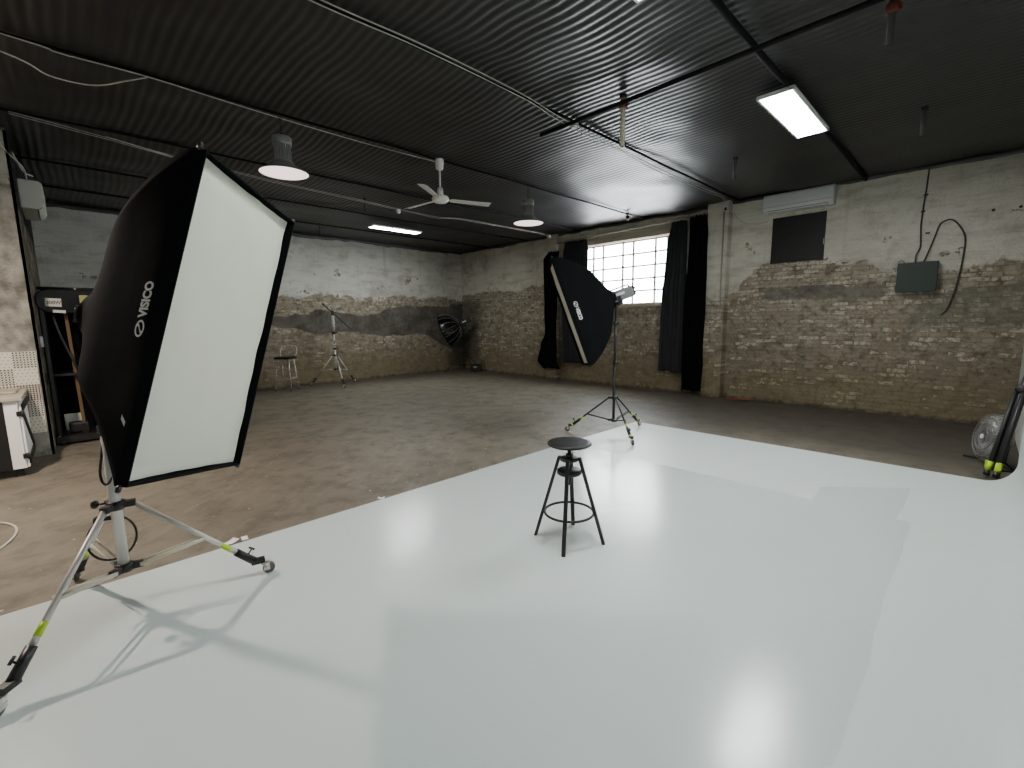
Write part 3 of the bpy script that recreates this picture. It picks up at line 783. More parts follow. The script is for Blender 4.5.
# ------------------------------------------------------------------ stool on the stage
st = thing('stool', 'round black metal swivel stool standing alone on the white stage', 'stool', (2.48, 1.97, T))
mb = MB(); mb.lathe([(0, .736), (.13, .738), (.15, .736), (.157, .728), (.157, .722), (.15, .716), (.12, .712), (0, .712)], (0, 0, 0), (0, 0, 1), 48); mb.build('seat', M['black_metal'], st)
mb = MB(); mb.tube([(0, 0, .42), (0, 0, .714)], .014, 14)
for k in range(24): mb.ring((0, 0, .44 + k * .010), .0145, .002, n=14, seg=4)
mb.build('spindle', M['black_metal'], st)
mb = MB(); mb.lathe([(.018, .60), (.062, .60), (.066, .606), (.066, .618), (.06, .624), (.018, .624)], (0, 0, 0), (0, 0, 1), 28); mb.lathe([(.016, .62), (.026, .62), (.026, .65), (.016, .652)], (0, 0, 0), (0, 0, 1), 18)
mb.build('upper_bracket', M['black_metal'], st)
mb = MB(); mb.lathe([(0, .50), (.080, .50), (.088, .506), (.088, .528), (.080, .534), (0, .534)], (0, 0, 0), (0, 0, 1), 32); mb.build('support_disc', M['black_metal'], st)
mb = MB(); mb.tube([(.05, .02, .634), (.085, .035, .634)], .006, 8); mb.tube([(.02, .01, .634), (.06, .024, .634)], .009, 8); mb.build('height_knob', M['black_metal'], st)
FA = [math.atan2(.2225, -.1175), math.atan2(-.1295, -.2205), math.atan2(-.2245, .1185), math.atan2(.1315, .2195)]
for a in FA:
    d = V(math.cos(a), math.sin(a), 0)
    p0 = d * .072 + V(0, 0, .628); p1 = d * .252
    mb = MB(); rot = Matrix.Rotation(a, 3, 'Z')
    ax = (p1 - p0); vs = []
    for p, hw in ((p0, .014), (p1, .014)):
        for x, y in ((-1, -1), (1, -1), (1, 1), (-1, 1)): vs.append(p + rot @ V(x * .011, y * hw, 0))
    mb.add(vs, [(0, 1, 2, 3), (7, 6, 5, 4), (0, 4, 5, 1), (1, 5, 6, 2), (2, 6, 7, 3), (3, 7, 4, 0)]); mb.build('leg', M['black_metal'], st, bevel=.002)
mb = MB(); mb.ring((0, 0, .215), .176, .009, n=56, seg=10); mb.build('foot_ring', M['black_metal'], st)

# ------------------------------------------------------------------ ceiling lamps, fan, fittings
def make_panel(label, c):
    root = thing('led_panel', label, 'ceiling light', c, group='flat ceiling light panels')
    mb = MB(); L, W, H = 1.42, .335, .035
    for sx, sy, dx, dy in ((0, 1, L, .022), (0, -1, L, .022)): mb.box((0, sy * (W / 2 - .011), 0), (dx, dy, H))
    for sx in (-1, 1): mb.box((sx * (L / 2 - .011), 0, 0), (.022, W - .044, H))
    mb.box((0, 0, .0145), (L - .04, W - .04, .006)); mb.build('frame', M['led_frame'], root)
    mb = MB(); mb.box((0, 0, -.006), (L - .046, W - .046, .008)); mb.build('diffuser', M['led'], root)
    for sx in (-.5, .5): mb = MB(); mb.tube([(sx, 0, .015), (sx, 0, .06)], .006, 6); mb.build('hanger', M['cable_grey'], root)
    return root
LP = make_panel('bright light panel over the stage near the window wall', (5.87, 1.6, 3.77))
dup(LP, 'light panel almost cut off at the top edge of the photo', (2.36, 1.70, 3.79))
dup(LP, 'light panel before the back wall, beyond the ceiling fan', (5.70, 9.68, 3.735)).scale = (.88, .88, 1)

def make_bay(label, c, lit=False):
    root = thing('high_bay_lamp', label, 'ceiling lamp', c, group='grey bell-shaped ceiling lamps')
    mb = MB(); mb.lathe([(.245, 0), (.252, .004), (.245, .010), (.20, .035), (.15, .062), (.11, .095), (.092, .125), (.088, .13)], (0, 0, 0), (0, 0, 1), 40); mb.build('reflector', M['bay_metal'], root)
    mb = MB(); mb.lathe([(.243, .003), (.15, .010), (0, .012)] if not lit else [(.05, .003), (.03, .006), (0, .006)], (0, 0, 0), (0, 0, 1), 40); mb.build('lens', M['bay_dim'] if not lit else M['bay_lit'], root)
    mb = MB(); mb.lathe([(.07, .12), (.07, .30)], (0, 0, 0), (0, 0, 1), 20)
    for k in range(20):
        a = 2 * PI * k / 20; mb.box((.076 * math.cos(a), .076 * math.sin(a), .215), (.018, .005, .18), Matrix.Rotation(a, 3, 'Z'))
    mb.build('heat_sink', M['bay_metal'], root)
    mb = MB(); mb.lathe([(0, .29), (.094, .29), (.097, .296), (.097, .365), (.09, .372), (0, .374)], (0, 0, 0), (0, 0, 1), 28); mb.build('driver_housing', M['bay_metal'], root)
    mb = MB(); mb.ring((0, 0, .395), .022, .005, (1, 0, 0), 14, 6)
    for k in range(5): mb.ring((0, 0, .43 + k * .036), .016, .0035, (1, 0, 0) if k % 2 else (0, 1, 0), 12, 5)
    mb.tube([(0, 0, .59), (0, 0, .63)], .004, 6)
    mb.build('chain', M['pipe_dark'], root)
    return root
B1 = make_bay('grey bell lamp hanging nearest, above the big softbox', (1.87, 5.45, 3.22))
dup(B1, 'grey bell lamp hanging near the window, right of the ceiling fan', (5.72, 5.45, 3.22))
make_bay('grey bell lamp glowing warm over the left side of the hall', (-1.0, 5.5, 3.22), True)

fn = thing('ceiling_fan', 'white three-bladed ceiling fan hanging below the black roof', 'ceiling fan', (3.93, 5.44, 3.3))
mb = MB(); mb.lathe([(.012, .53), (.058, .53), (.062, .50), (.05, .40), (.03, .385), (.012, .385)], (0, 0, 0), (0, 0, 1), 24); mb.build('canopy', M['fan_white'], fn)
mb = MB(); mb.tube([(0, 0, .06), (0, 0, .42)], .014, 12); mb.build('down_rod', M['fan_white'], fn)
mb = MB(); mb.lathe([(.012, .15), (.038, .15), (.045, .06), (.04, .05)], (0, 0, 0), (0, 0, 1), 20); mb.build('lower_cover', M['fan_white'], fn)
mb = MB(); mb.lathe([(.0, .055), (.06, .053), (.105, .035), (.12, .01), (.115, -.02), (.08, -.045), (0, -.052)], (0, 0, 0), (0, 0, 1), 32); mb.build('motor', M['fan_white'], fn)
for a in (math.radians(217), math.radians(97), math.radians(-21)):
    mb = MB(); rot = Matrix.Rotation(a, 3, 'Z') @ Matrix.Rotation(math.radians(-11), 3, 'X')
    rows_ = []
    for i in range(9):
        q = i / 8; x = .15 + q * .59; wd = .048 + .016 * q
        rows_.append((x, wd))
    vs = []
    for x, wd in rows_:
        for y, z in ((-wd, -.003), (0, .005), (wd, -.003), (wd, -.007), (0, .001), (-wd, -.007)): vs.append(rot @ V(x, y, z - .012 * (x - .15)))
    fs = [(i * 6 + k, (i + 1) * 6 + k, (i + 1) * 6 + (k + 1) % 6, i * 6 + (k + 1) % 6) for i in range(8) for k in range(6)] + [(5, 4, 3, 2, 1, 0), tuple(48 + k for k in range(6))]
    mb.add(vs, [tuple(reversed(f)) for f in fs]); bl = mb.build('blade', M['fan_white'], fn)
    mb = MB(); mb.box(rot @ V(.14, 0, -.004), (.12, .035, .006), rot); mb.build('blade_iron', M['fan_white'], bl)

# cut-off pipe drops
def drop(label, c, L, r, pm, clamp=True):
    root = thing('pipe_drop', label, 'pipe', c, group='cut-off pipes hanging from the roof')
    mb = MB(); mb.lathe([(r, 0), (r, -L), (r - .006, -L), (r - .006, -.03)], (0, 0, 0), (0, 0, 1), 16); mb.build('pipe', pm, root)
    if clamp:
        mb = MB(); mb.lathe([(r + .004, -.03), (r + .018, -.035), (r + .018, -.095), (r + .004, -.10)], (0, 0, 0), (0, 0, 1), 16)
        mb.box((0, -r - .015, -.065), (.025, .03, .05)); mb.tube([(-r - .03, 0, -.06), (r + .03, 0, -.06)], .008, 8)
        mb.build('clamp', M['rust'], root)
    mb = MB(); mb.lathe([(0, .03), (r + .012, .03), (r + .012, -.006), (r, -.006)], (0, 0, 0), (0, 0, 1), 16); mb.build('socket', M['pipe_dark'], root)
    return root
drop('pale pipe stub in a rusty clamp hanging from the long black roof pipe', (4.22, 2.70, 3.80), .46, .026, M['pipe_pale'])
drop('dark pipe stub in a rusty clamp, hanging at the top right', (4.36, .63, 3.80), .30, .022, M['pipe_dark'])
drop('small dark pipe stub hanging above the white wall air conditioner', (6.93, 2.60, 3.80), .26, .020, M['pipe_dark'], False)
drop('dark pipe stub hanging right of the bright light panel', (6.85, .63, 3.80), .26, .022, M['pipe_dark'], False)
drop('small pipe stub in a rusty clamp hanging before the window', (8.7, 5.40, 3.80), .13, .020, M['pipe_pale'])
drop('thin grey pipe stub hanging left of the far light panel', (4.1, 7.98, 3.80), .2, .013, M['pipe_dark'], False)
drop('short dark pipe stub hanging before the top of the back wall', (4.3, 10.6, 3.80), .22, .014, M['pipe_dark'], False)

# cables
def cable(name, pts, r, m, label, group='cables under the roof', n=8, strands=1, gap=.02):
    mb = MB(); P = smooth_path(pts, n)
    for k in range(strands):
        if k == 0: mb.tube(P, r, 6)
        else: mb.tube([p + V(0, gap * k + .018 * noise.noise((i * .13, k * 7, 1)), -.012 * k + .012 * noise.noise((i * .17, k * 5, 3))) for i, p in enumerate(P)], r, 6)
    return tag(mb.build(name, m), label, 'cable', group)
zc = 3.79
cable('ceiling_cable', [(-1.5, 3.4, zc), (0, 3.38, zc), (1.5, 3.35, zc), (2.32, 3.29, zc - .01), (3.38, 3.32, zc), (4.1, 3.4, zc), (4.89, 3.44, zc), (6.55, 3.5, zc), (7.8, 3.47, zc - .01), (8.84, 3.46, zc), (9.33, 3.62, 3.72)], .005, M['cable_grey'],
      'bundle of grey cables running across the middle of the black roof', strands=2, gap=.035)
cable('ceiling_cable', [(-2.4, 5.3, zc), (-.13, 5.36, zc), (.19, 5.41, zc), (.76, 5.38, zc), (1.59, 5.45, zc), (2.72, 5.5, zc), (3.6, 5.47, zc), (3.9, 5.45, zc), (3.93, 5.44, 3.8)], .0055, M['cable_white'],
      'pale cable running along the roof to the ceiling fan')
cable('ceiling_cable', [(-1.2, 5.3, zc), (-.15, 5.56, 3.74), (.12, 5.75, 3.72), (.4, 5.7, 3.72), (.6, 5.5, 3.75), (.74, 5.40, zc)], .007, M['cable_white'],
      'thin pale cable sagging in a loop at the top left corner')
cable('ceiling_cable', [(-.2, 7.1, 3.77), (.3, 7.2, 3.76), (1.08, 7.4, 3.75), (1.9, 7.55, 3.74), (2.73, 7.7, 3.74), (3.9, 7.85, 3.75), (4.84, 7.95, 3.74), (5.6, 7.85, 3.70), (6.13, 7.78, 3.73), (7.3, 7.78, 3.74), (8.6, 7.80, 3.75), (9.4, 7.95, 3.74)], .0032, M['cable_grey'],
      'pair of grey cables running behind the ceiling fan towards the window', strands=2, gap=.03)
cable('ceiling_cable', [(.55, 7.25, 3.76), (.9, 7.2, 3.70), (1.3, 7.3, 3.68), (1.65, 7.5, 3.74)], .007, M['cable_grey'], 'short grey cable sagging above the top of the near softbox')
cable('wall_cable', [(-.55, 6.6, 3.74), (-.38, 7.2, 3.7), (-.32, 7.9, 3.62), (-.19, 8.3, 3.52), (-.17, 8.5, 3.42)], .009, M['cable_grey'], 'grey cable dropping diagonally above the left air conditioner')
cable('wall_cable', [(-.25, 8.1, 3.62), (-.22, 8.35, 3.56), (-.18, 8.6, 3.52), (-.12, 8.9, 3.56)], .010, M['cable_white'], 'short pale cable curling into the left air conditioner', )
def jbox(label, c, s=.07, m=None):
    root = thing('junction_box', label, 'junction box', c, group='small white junction boxes')
    mb = MB(); mb.rbox((0, 0, 0), (s, s, s * .9), s * .14); mb.build('body', m or M['white_plastic'], root)
    mb = MB(); mb.rbox((0, 0, -s * .5), (s * .8, s * .8, s * .14), s * .05); mb.build('lid', m or M['white_plastic'], root)
    return root
jbox('white junction box on the cables left of the ceiling fan', (4.75, 7.95, 3.70))
jbox('white junction box at the end of the cables by the left pillar', (9.0, 7.85, 3.72))
jbox('white junction box on the roof where the black pipe crosses the cables', (4.28, 3.36, 3.76), .07)
# small camera at the pillar head
cm = thing('security_camera', 'small white camera on the head of the pillar beside the air conditioner', 'camera', (9.31, 3.62, 3.72))
mb = MB(); mb.rbox((0, 0, 0), (.09, .09, .09), .014); mb.build('body', M['white_plastic'], cm)
mb = MB(); mb.lathe([(0, .052), (.026, .05), (.03, .04), (.03, 0)], (0, 0, -.02), (-1, -.3, -.4), 16); mb.build('lens', M['black_plastic'], cm)
cable('wall_cable', [(9.33, 3.57, 3.69), (9.5, 3.45, 3.5), (9.53, 3.3, 3.40), (9.53, 3.1, 3.36), (9.53, 2.95, 3.38)], .009, M['cable_white'], 'white cable hanging from the pillar camera towards the air conditioner', group='cables on the walls')
mb = MB(); mb.tube([(9.335, 3.66, 3.66), (9.335, 3.66, 2.6), (9.335, 3.65, 1.85)], .014, 10); tag(mb.build('conduit', M['pipe_pale']), 'pale conduit running down the pillar right of the curtains', 'pipe')

# ------------------------------------------------------------------ window wall: rod, curtains, air conditioner, boards, electrics
rod = thing('curtain_rod', 'long thin pale curtain rod above the window', 'curtain rod', (XW - .12, 0, 3.64))
mb = MB(); mb.tube([(0, 4.0, .045), (0, 7.95, -.035)], .014, 12); mb.build('rod', M['pipe_pale'], rod)
for y, z in ((4.1, .043), (6.0, .005), (7.85, -.033)):
    mb = MB(); mb.box((.06, y, z), (.11, .02, .02)); mb.build('bracket', M['pipe_pale'], rod)
def curtain(label, prof, m, x0, amp, folds, seed, thick=.004, group='curtains at the window', ragged=.03):
    """prof: list of (z, y0, y1) from top to bottom"""
    mb = MB(); nz, ny = 60, 72; vs = []
    P = sorted(prof, key=lambda q: -q[0])
    def at(z):
        for (za, a0, a1), (zb, b0, b1) in zip(P, P[1:]):
            if zb <= z <= za:
                k = (za - z) / (za - zb); k = k * k * (3 - 2 * k); return a0 + (b0 - a0) * k, a1 + (b1 - a1) * k
        return P[-1][1:]
    for j in range(nz + 1):
        f = j / nz; z = P[0][0] + (P[-1][0] - P[0][0]) * f
        for i in range(ny + 1):
            q = i / ny; y0, y1 = at(z)
            zz = z
            if f > .9: zz += ragged * noise.noise((q * 4, seed, 2)) * (f - .9) * 10
            if f < .1: zz += ragged * 1.2 * noise.noise((q * 9, seed, 6)) * (1 - f * 10) + .012 * math.cos(2 * PI * folds * q) * (1 - f * 10)
            ph = 2 * PI * folds * (q + .03 * noise.noise((q * 3, z * .7, seed)))
            x = amp * math.sin(ph) * (.65 + .35 * f) + amp * .6 * noise.noise((q * 6, z * 1.3, seed + 2))
            y = y0 + (y1 - y0) * q + .02 * noise.noise((q * 2, z * 2.2, seed + 9))
            vs.append((x0 + x, y, zz))
    fs = [(j * (ny + 1) + i, j * (ny + 1) + i + 1, (j + 1) * (ny + 1) + i + 1, (j + 1) * (ny + 1) + i) for j in range(nz) for i in range(ny)]
    mb.add(vs, fs, 0, True); o = mb.build('curtain', m)
    so = o.modifiers.new('thickness', 'SOLIDIFY'); so.thickness = thick
    return tag(o, label, 'curtain', group)
curtain('black curtain gathered narrow at the far left pillar, bulging at its foot', [(3.40, 7.78, 8.12), (3.2, 7.8, 8.32), (1.9, 7.85, 8.30), (1.25, 7.88, 8.26), (.95, 7.85, 8.42), (.5, 7.85, 8.55), (.32, 7.75, 8.35)], M['curtain_black'], XW - .24, .03, 4, 1.0)
curtain('charcoal curtain left of the window behind the softbox', [(3.60, 6.98, 7.66), (3.3, 6.93, 7.72), (1.5, 6.90, 7.74), (.5, 6.86, 7.72)], M['curtain_grey'], XW - .15, .035, 7, 4.0)
curtain('charcoal curtain hanging at the right edge of the window, shorter one', [(3.64, 4.42, 4.76), (3.2, 4.40, 4.84), (2.0, 4.37, 4.93), (.47, 4.36, 4.95)], M['curtain_grey'], XW - .17, .035, 6, 7.0)
curtain('black curtain between window and pillar, reaching nearly to the floor', [(3.66, 3.97, 4.32), (3.2, 3.94, 4.32), (1.9, 3.92, 4.36), (.9, 3.94, 4.38), (.1, 3.94, 4.36)], M['curtain_black'], XW - .25, .03, 5, 11.0)

def make_ac(label, c, rz, L, H, Dp, m):
    """wall unit: local x along the wall, -y out of the wall"""
    root = thing('air_conditioner', label, 'air conditioner', c, rz, group='wall air conditioners')
    prof = [(0, H / 2), (-Dp * .75, H / 2), (-Dp * .9, H / 2 - .012), (-Dp * .97, H / 2 - .04), (-Dp, 0), (-Dp * .98, -H * .25), (-Dp * .88, -H * .38), (-Dp * .6, -H / 2), (0, -H / 2)]
    mb = MB(); n = len(prof); vs = [(s * L / 2, y, z) for s in (-1, 1) for y, z in prof]
    mb.add(vs, [tuple(range(n)), tuple(range(2 * n - 1, n - 1, -1))] + [(i, i + n, (i + 1) % n + n, (i + 1) % n) for i in range(n)])
    mb.build('body', m, root, bevel=.008)
    # louvre under the front edge, dark outlet slot behind it
    a = V(0, -Dp * .60, -H / 2); b = V(0, -Dp * .88, -H * .38); d = (b - a); nr = V(0, -d.z, d.y).normalized() * -1
    if nr.z > 0: nr = -nr
    mb = MB(); mid = (a + b) / 2 + nr * .002; ang = math.atan2(d.z, d.y)
    mb.box(mid, (L * .86, d.length * .8, .006), Matrix.Rotation(ang, 3, 'X')); mb.build('outlet_slot', M['black_plastic'], root)
    mb = MB(); mb.box(mid + nr * .006 + d * .06, (L * .86, d.length * .62, .006), Matrix.Rotation(ang + .08, 3, 'X')); mb.build('louvre', m, root)
    mb = MB(); mb.box((0, -Dp * .99, -H * .2), (L * .985, .004, .004)); mb.build('front_seam', M['grey_plastic'], root)
    return root
make_ac('white wall air conditioner above the black boarded opening', (XW, 2.44, 3.655), -PI / 2, 1.08, .32, .20, M['ac_white'])
ac2 = make_ac('older grey-white air conditioner seen from its end at far left', (X_SIDE, 9.42, 3.33), PI / 2, 1.0, .36, .235, M['ac_old'])
mb = MB(); mb.rbox((0, 0, 0), (.006, .022, .12), .002, Matrix.Rotation(-.25, 3, 'X'))
bb = thing('blackout_board', 'black boarded-up opening in the brick wall below the air conditioner', 'blackout board', (XW, 2.43, 3.01))
mb = MB(); mb.box((-.012, 0, 0), (.024, .80, .78))
for i in range(1, 4): mb.box((-.026, 0, -.39 + i * .195), (.006, .80, .012))
for i in range(-1, 2): mb.box((-.026, i * .2, 0), (.005, .01, .78))
mb.build('board', M['black_board'], bb)
mb = MB(); mb.box((-.02, -.405, -.1), (.03, .015, .10)); mb.build('hinge', M['pipe_pale'], bb)
mb = MB()
for y in (-.40, .40): mb.box((-.014, y, 0), (.03, .03, .81))
for z in (-.39, .39): mb.box((-.014, 0, z), (.03, .83, .03))
mb.build('board_frame', M['black_board'], bb)
eb = thing('electrical_box', 'dark green metal electrical box on the brick wall at right', 'electrical box', (XW, .75, 2.2))
mb = MB(); mb.box((-.09, 0, 0), (.18, .46, .43)); mb.build('housing', M['green_box'], eb, bevel=.006)
mb = MB(); mb.box((-.184, 0, 0), (.012, .47, .44)); mb.build('door', M['green_box'], eb, bevel=.004)
mb = MB(); mb.tube([(-.19, -.18, 0), (-.205, -.18, 0)], .014, 12); mb.build('latch', M['black_metal'], eb)
for z in (-.14, .14):
    mb = MB(); mb.tube([(-.178, .232, z - .03), (-.178, .232, z + .03)], .008, 8); mb.build('hinge', M['black_metal'], eb)
cable('wall_cable', [(XW - .02, .75, 3.84), (XW - .02, .757, 3.5), (XW - .025, .768, 3.29), (XW - .025, .775, 3.0), (XW - .025, .765, 2.84), (XW - .03, .755, 2.66), (XW - .06, .79, 2.54), (XW - .07, .79, 2.41)], .011, M['cable_brown'],
      'dark cable running straight up from the green box to the roof', group='cables on the walls')
cable('wall_cable', [(XW - .07, .70, 2.41), (XW - .05, .66, 2.55), (XW - .03, .6, 2.80), (XW - .025, .575, 2.92), (XW - .03, .54, 2.99), (XW - .03, .45, 3.02), (XW - .03, .37, 2.95), (XW - .03, .29, 2.8), (XW - .03, .265, 2.65), (XW - .03, .275, 2.35), (XW - .03, .30, 2.06), (XW - .03, .33, 1.9), (XW - .02, .38, 1.70), (XW - .02, .44, 1.62)], .011, M['cable_brown'],
      'dark cable looping out of the green box and down the wall', group='cables on the walls')
for i, (y, z) in enumerate(((.69, 2.86), (.755, 3.43), (.77, 3.19))):
    mb = MB(); mb.box((XW - .015, y, z), (.03, .05, .02)); tag(mb.build('cable_clip', M['cable_brown']), ['dark clip on the wall beside the cable, just above the green box', 'highest dark clip on the cable above the green box', 'middle dark clip on the cable above the green box'][i], 'clip', 'clips on the wall cable')
for i, (y, z) in enumerate(((.02, 3.08), (-.24, 3.08))):
    mb = MB(); mb.lathe([(0, .03), (.016, .03), (.018, .02), (.018, 0)], (XW, y, z), (-1, 0, 0), 12); tag(mb.build('wall_plug', M['cable_brown']), ['dark plug in the plaster right of the cable loop', 'dark plug in the plaster closest to the right edge'][i], 'wall plug', 'plugs in the plaster')

# ------------------------------------------------------------------ far corner: deep parabolic softbox, power pack
S3 = V(9.0, 11.46, 0)
make_stand('light_stand', 'thin black light stand in the far corner carrying the round softbox', S3, [math.radians(a) for a in (150, -38, 30 - 120)], .58, .62, .22,
           [(.1, .9, .018), (.9, 1.56, .015)], M['black_metal'], [M['black_metal']], M['black_plastic'], leg_r=.010, casters=False, knobs=False, sleeve=False, foot_z=.03)
n3 = V(-.62, .70, -.42).normalized()
hd = S3 + V(0, 0, 1.56)
r3 = n3.cross(V(0, 0, 1)).normalized(); u3 = r3.cross(n3)
Mp = frame(-r3, u3, n3, hd + n3 * .12)
pb = thing('round_softbox', 'deep round black softbox with ribs in the far corner', 'softbox', M=Mp)
NR, rad, dep = 16, .53, .50
mb = MB(); nt = 14; vs = []
for j in range(nt + 1):
    t = j / nt; rr = .07 + (rad - .07) * (1 - (1 - t) ** 2.0) ** .75; zz = dep * t ** 1.25
    for k in range(NR * 4):
        a = 2 * PI * k / (NR * 4); sag = 1 - .045 * abs(math.sin(a * NR / 2)) * math.sin(PI * min(1, t * 1.0) * .9 + .2)
        vs.append((rr * sag * math.cos(a), rr * sag * math.sin(a), zz))
L = NR * 4
mb.add(vs, [(j * L + k, j * L + (k + 1) % L, (j + 1) * L + (k + 1) % L, (j + 1) * L + k) for j in range(nt) for k in range(L)], 0, True)
mb.build('shell', M['glossy_black'], pb)
for q in range(NR):
    a = 2 * PI * q / NR; pts = []
    for j in range(nt + 1):
        t = j / nt; rr = .074 + (rad - .07) * (1 - (1 - t) ** 2.0) ** .75 ; pts.append((rr * math.cos(a), rr * math.sin(a), dep * t ** 1.25))
    mb = MB(); mb.tube(pts, .005, 5); mb.build('rib', M['silver_seam'], pb)
mb = MB(); mb.lathe([(rad - .02, dep - .03), (.2, dep - .015), (0, dep - .01)], (0, 0, 0), (0, 0, 1), 48); mb.build('diffuser', M['diffuser'], pb)
mb = MB(); mb.ring((0, 0, dep), rad, .010, n=48); mb.build('rim', M['softbox_black'], pb)
mb = MB(); mb.lathe([(.075, .05), (.085, .03), (.085, -.02), (.06, -.03)], (0, 0, 0), (0, 0, 1), 20); mb.build('mounting_ring', M['black_metal'], pb)
M3 = frame(-r3, u3, n3, hd - u3 * .06)
fl3 = make_flash('black flash head on the corner stand behind the round softbox', M3, M['black_plastic']); fl3['group'] = 'flash heads behind the softboxes'
pk = thing('power_pack', 'black battery pack with carrying strap by the foot of the corner stand', 'power pack', (9.32, 11.25, 0), math.radians(-48))
mb = MB(); mb.rbox((0, 0, .13), (.32, .18, .26), .02); mb.build('case', M['black_plastic'], pk)
mb = MB(); mb.tube(smooth_path([(.12, 0, .25), (.2, 0, .36), (.28, -.03, .28), (.3, -.06, .1), (.32, -.1, .012)], 6), .012, 6, flat=.4); mb.build('strap', M['curtain_black'], pk)
mb = MB(); mb.box((-.02, -.0915, .15), (.12, .004, .05)); mb.build('label_plate', M['silver_seam'], pk)

# ------------------------------------------------------------------ by the back wall: boom stand and bar stool
S4 = V(4.86, 11.5, 0)
bs = make_stand('boom_stand', 'shiny steel stand on wheels with a slanting black boom by the back wall', S4, [math.radians(a) for a in (140, -98, 22)], .58, .78, .42,
           [(.3, .95, .022), (.95, 1.35, .018), (1.35, 1.79, .034)], M['chrome'], [M['chrome']], M['black_plastic'], leg_r=.014, group=None, foot_z=.11, knobs=False)
bo_ = V(0, 0, 1.86); bm = bs
dd = V(.60, -.36, -.70).normalized()
mb = MB(); mb.tube([bo_ + dd * -.32, bo_ + dd * .62], [.016, .013], 10); bm = mb.build('boom_arm', M['black_metal'], bs)
mb = MB(); mb.lathe([(.026, -.09), (.03, -.08), (.03, .02), (.02, .03)], bo_, (0, 0, 1), 14); mb.rbox(bo_ + V(0, 0, .01), (.06, .06, .08), .01); mb.build('pivot_clamp', M['black_plastic'], bm)
mb = MB(); mb.tube([bo_ + V(.03, 0, .01), bo_ + V(.075, 0, .01)], .01, 8); mb.lathe([(0, 0), (.022, .003), (.024, .018), (0, .022)], bo_ + V(.07, 0, .01), (1, 0, 0), 12); mb.build('clamp_knob', M['black_plastic'], bm)
mb = MB(); mb.lathe([(.018, 0), (.024, -.01), (.024, -.05), (.016, -.055)], bo_ + dd * -.27, dd, 12); mb.build('counterweight_hook', M['black_metal'], bm)

bar = thing('bar_stool', 'high steel bar stool with a black seat and low back, by the back wall', 'stool', (3.68, 11.6, 0), math.radians(-46))
mb = MB(); mb.rbox((0, 0, .785), (.40, .36, .05), .024); mb.build('seat', M['black_plastic'], bar, bevel=.006)
for sx in (-1, 1):
    for sy in (-1, 1):
        mb = MB(); mb.tube([(sx * .14, sy * .12, .77), (sx * .19, sy * .18, .012)], .012, 10)
        lg = mb.build('leg', M['chrome'], bar)
        mb = MB(); mb.tube([(sx * .1885, sy * .178, .03), (sx * .1905, sy * .1805, 0)], .015, 10); mb.build('foot_cap', M['black_plastic'], lg)
mb = MB()
c_ = [(s * .172, q * .158, .29) for s, q in ((-1, -1), (1, -1), (1, 1), (-1, 1))]
for a, b in zip(c_, c_[1:] + c_[:1]): mb.tube([a, b], .009, 8)
mb.build('foot_rail', M['chrome'], bar)
mb = MB(); mb.tube(smooth_path([(-.17, .12, .78), (-.2, .17, .9), (-.19, .20, 1.02), (-.1, .215, 1.055), (.1, .215, 1.055), (.19, .20, 1.02), (.2, .17, .9), (.17, .12, .78)], 6), .010, 8); mb.build('back_rail', M['chrome'], bar)

# ------------------------------------------------------------------ right foreground edge of the hall
fa = thing('floor_fan', 'clear round floor fan lying against the corner beyond the stage edge', 'fan', (7.0, -.2, 0))
fax = V(-.42, .88, .15).normalized(); fc = V(0, 0, .30)
fx = fax.cross(V(0, 0, 1)).normalized(); fy = fx.cross(fax)
mb = MB()
for q, dz in ((.255, .0), (.258, .03), (.258, -.03), (.21, .06), (.14, .075), (.07, .08), (.21, -.06), (.14, -.075), (.07, -.08)): mb.ring(fc + fax * dz, q, .0045, fax, 40, 5)
for k in range(36):
    a = 2 * PI * k / 36; d = fx * math.cos(a) + fy * math.sin(a)
    for s in (-1, 1): mb.tube([fc + d * .07 + fax * s * .08, fc + d * .14 + fax * s * .075, fc + d * .21 + fax * s * .06, fc + d * .258 + fax * s * .03, fc + d * .258], .002, 4)
mb.build('cage', M['sheetmetal'], fa)
mb = MB(); mb.lathe([(.06, .074), (.16, .066), (.235, .04), (.25, .0), (.235, -.04), (.16, -.066), (.06, -.074)], fc, fax, 36); mb.build('clear_cover', M['clear'], fa)
for k in range(3):
    a0 = 2 * PI * k / 3; vs = []
    for i in range(7):
        r = .04 + .17 * i / 6
        for j in range(5):
            a = a0 + (j - 2) * .2 + i * .07; vs.append(fc + (fx * math.cos(a) + fy * math.sin(a)) * r + fax * (.012 * (j - 2)))
    mb = MB(); mb.add(vs, [(i * 5 + j, i * 5 + j + 1, i * 5 + j + 6, i * 5 + j + 5) for i in range(6) for j in range(4)], 0, True); mb.build('blade', M['grey_plastic'], fa)
mb = MB(); mb.lathe([(0, .05), (.045, .04), (.05, 0), (.05, -.07), (.03, -.085), (0, -.09)], fc, fax, 20); mb.build('motor', M['grey_plastic'], fa)
mb = MB()
for s in (-1, 1): mb.tube([fc + fx * s * .268, fc + fx * s * .242 + V(0, 0, -.2), V(0, 0, .012) + fx * s * .24 - fax * .10], .011, 8)
mb.tube([V(0, 0, .012) + fx * .24 - fax * .10, V(0, 0, .012) - fx * .24 - fax * .10], .011, 8)
for s in (-1, 1): mb.tube([V(0, 0, .012) + fx * s * .24 - fax * .10, V(0, 0, .012) + fx * s * .24 + fax * .11], .011, 8)
mb.build('stand', M['black_metal'], fa)
mb = MB(); mb.tube([fc + fx * .0 + fax * .084, fc + fax * .094], .025, 14); mb.build('badge', M['white_plastic'], fa)

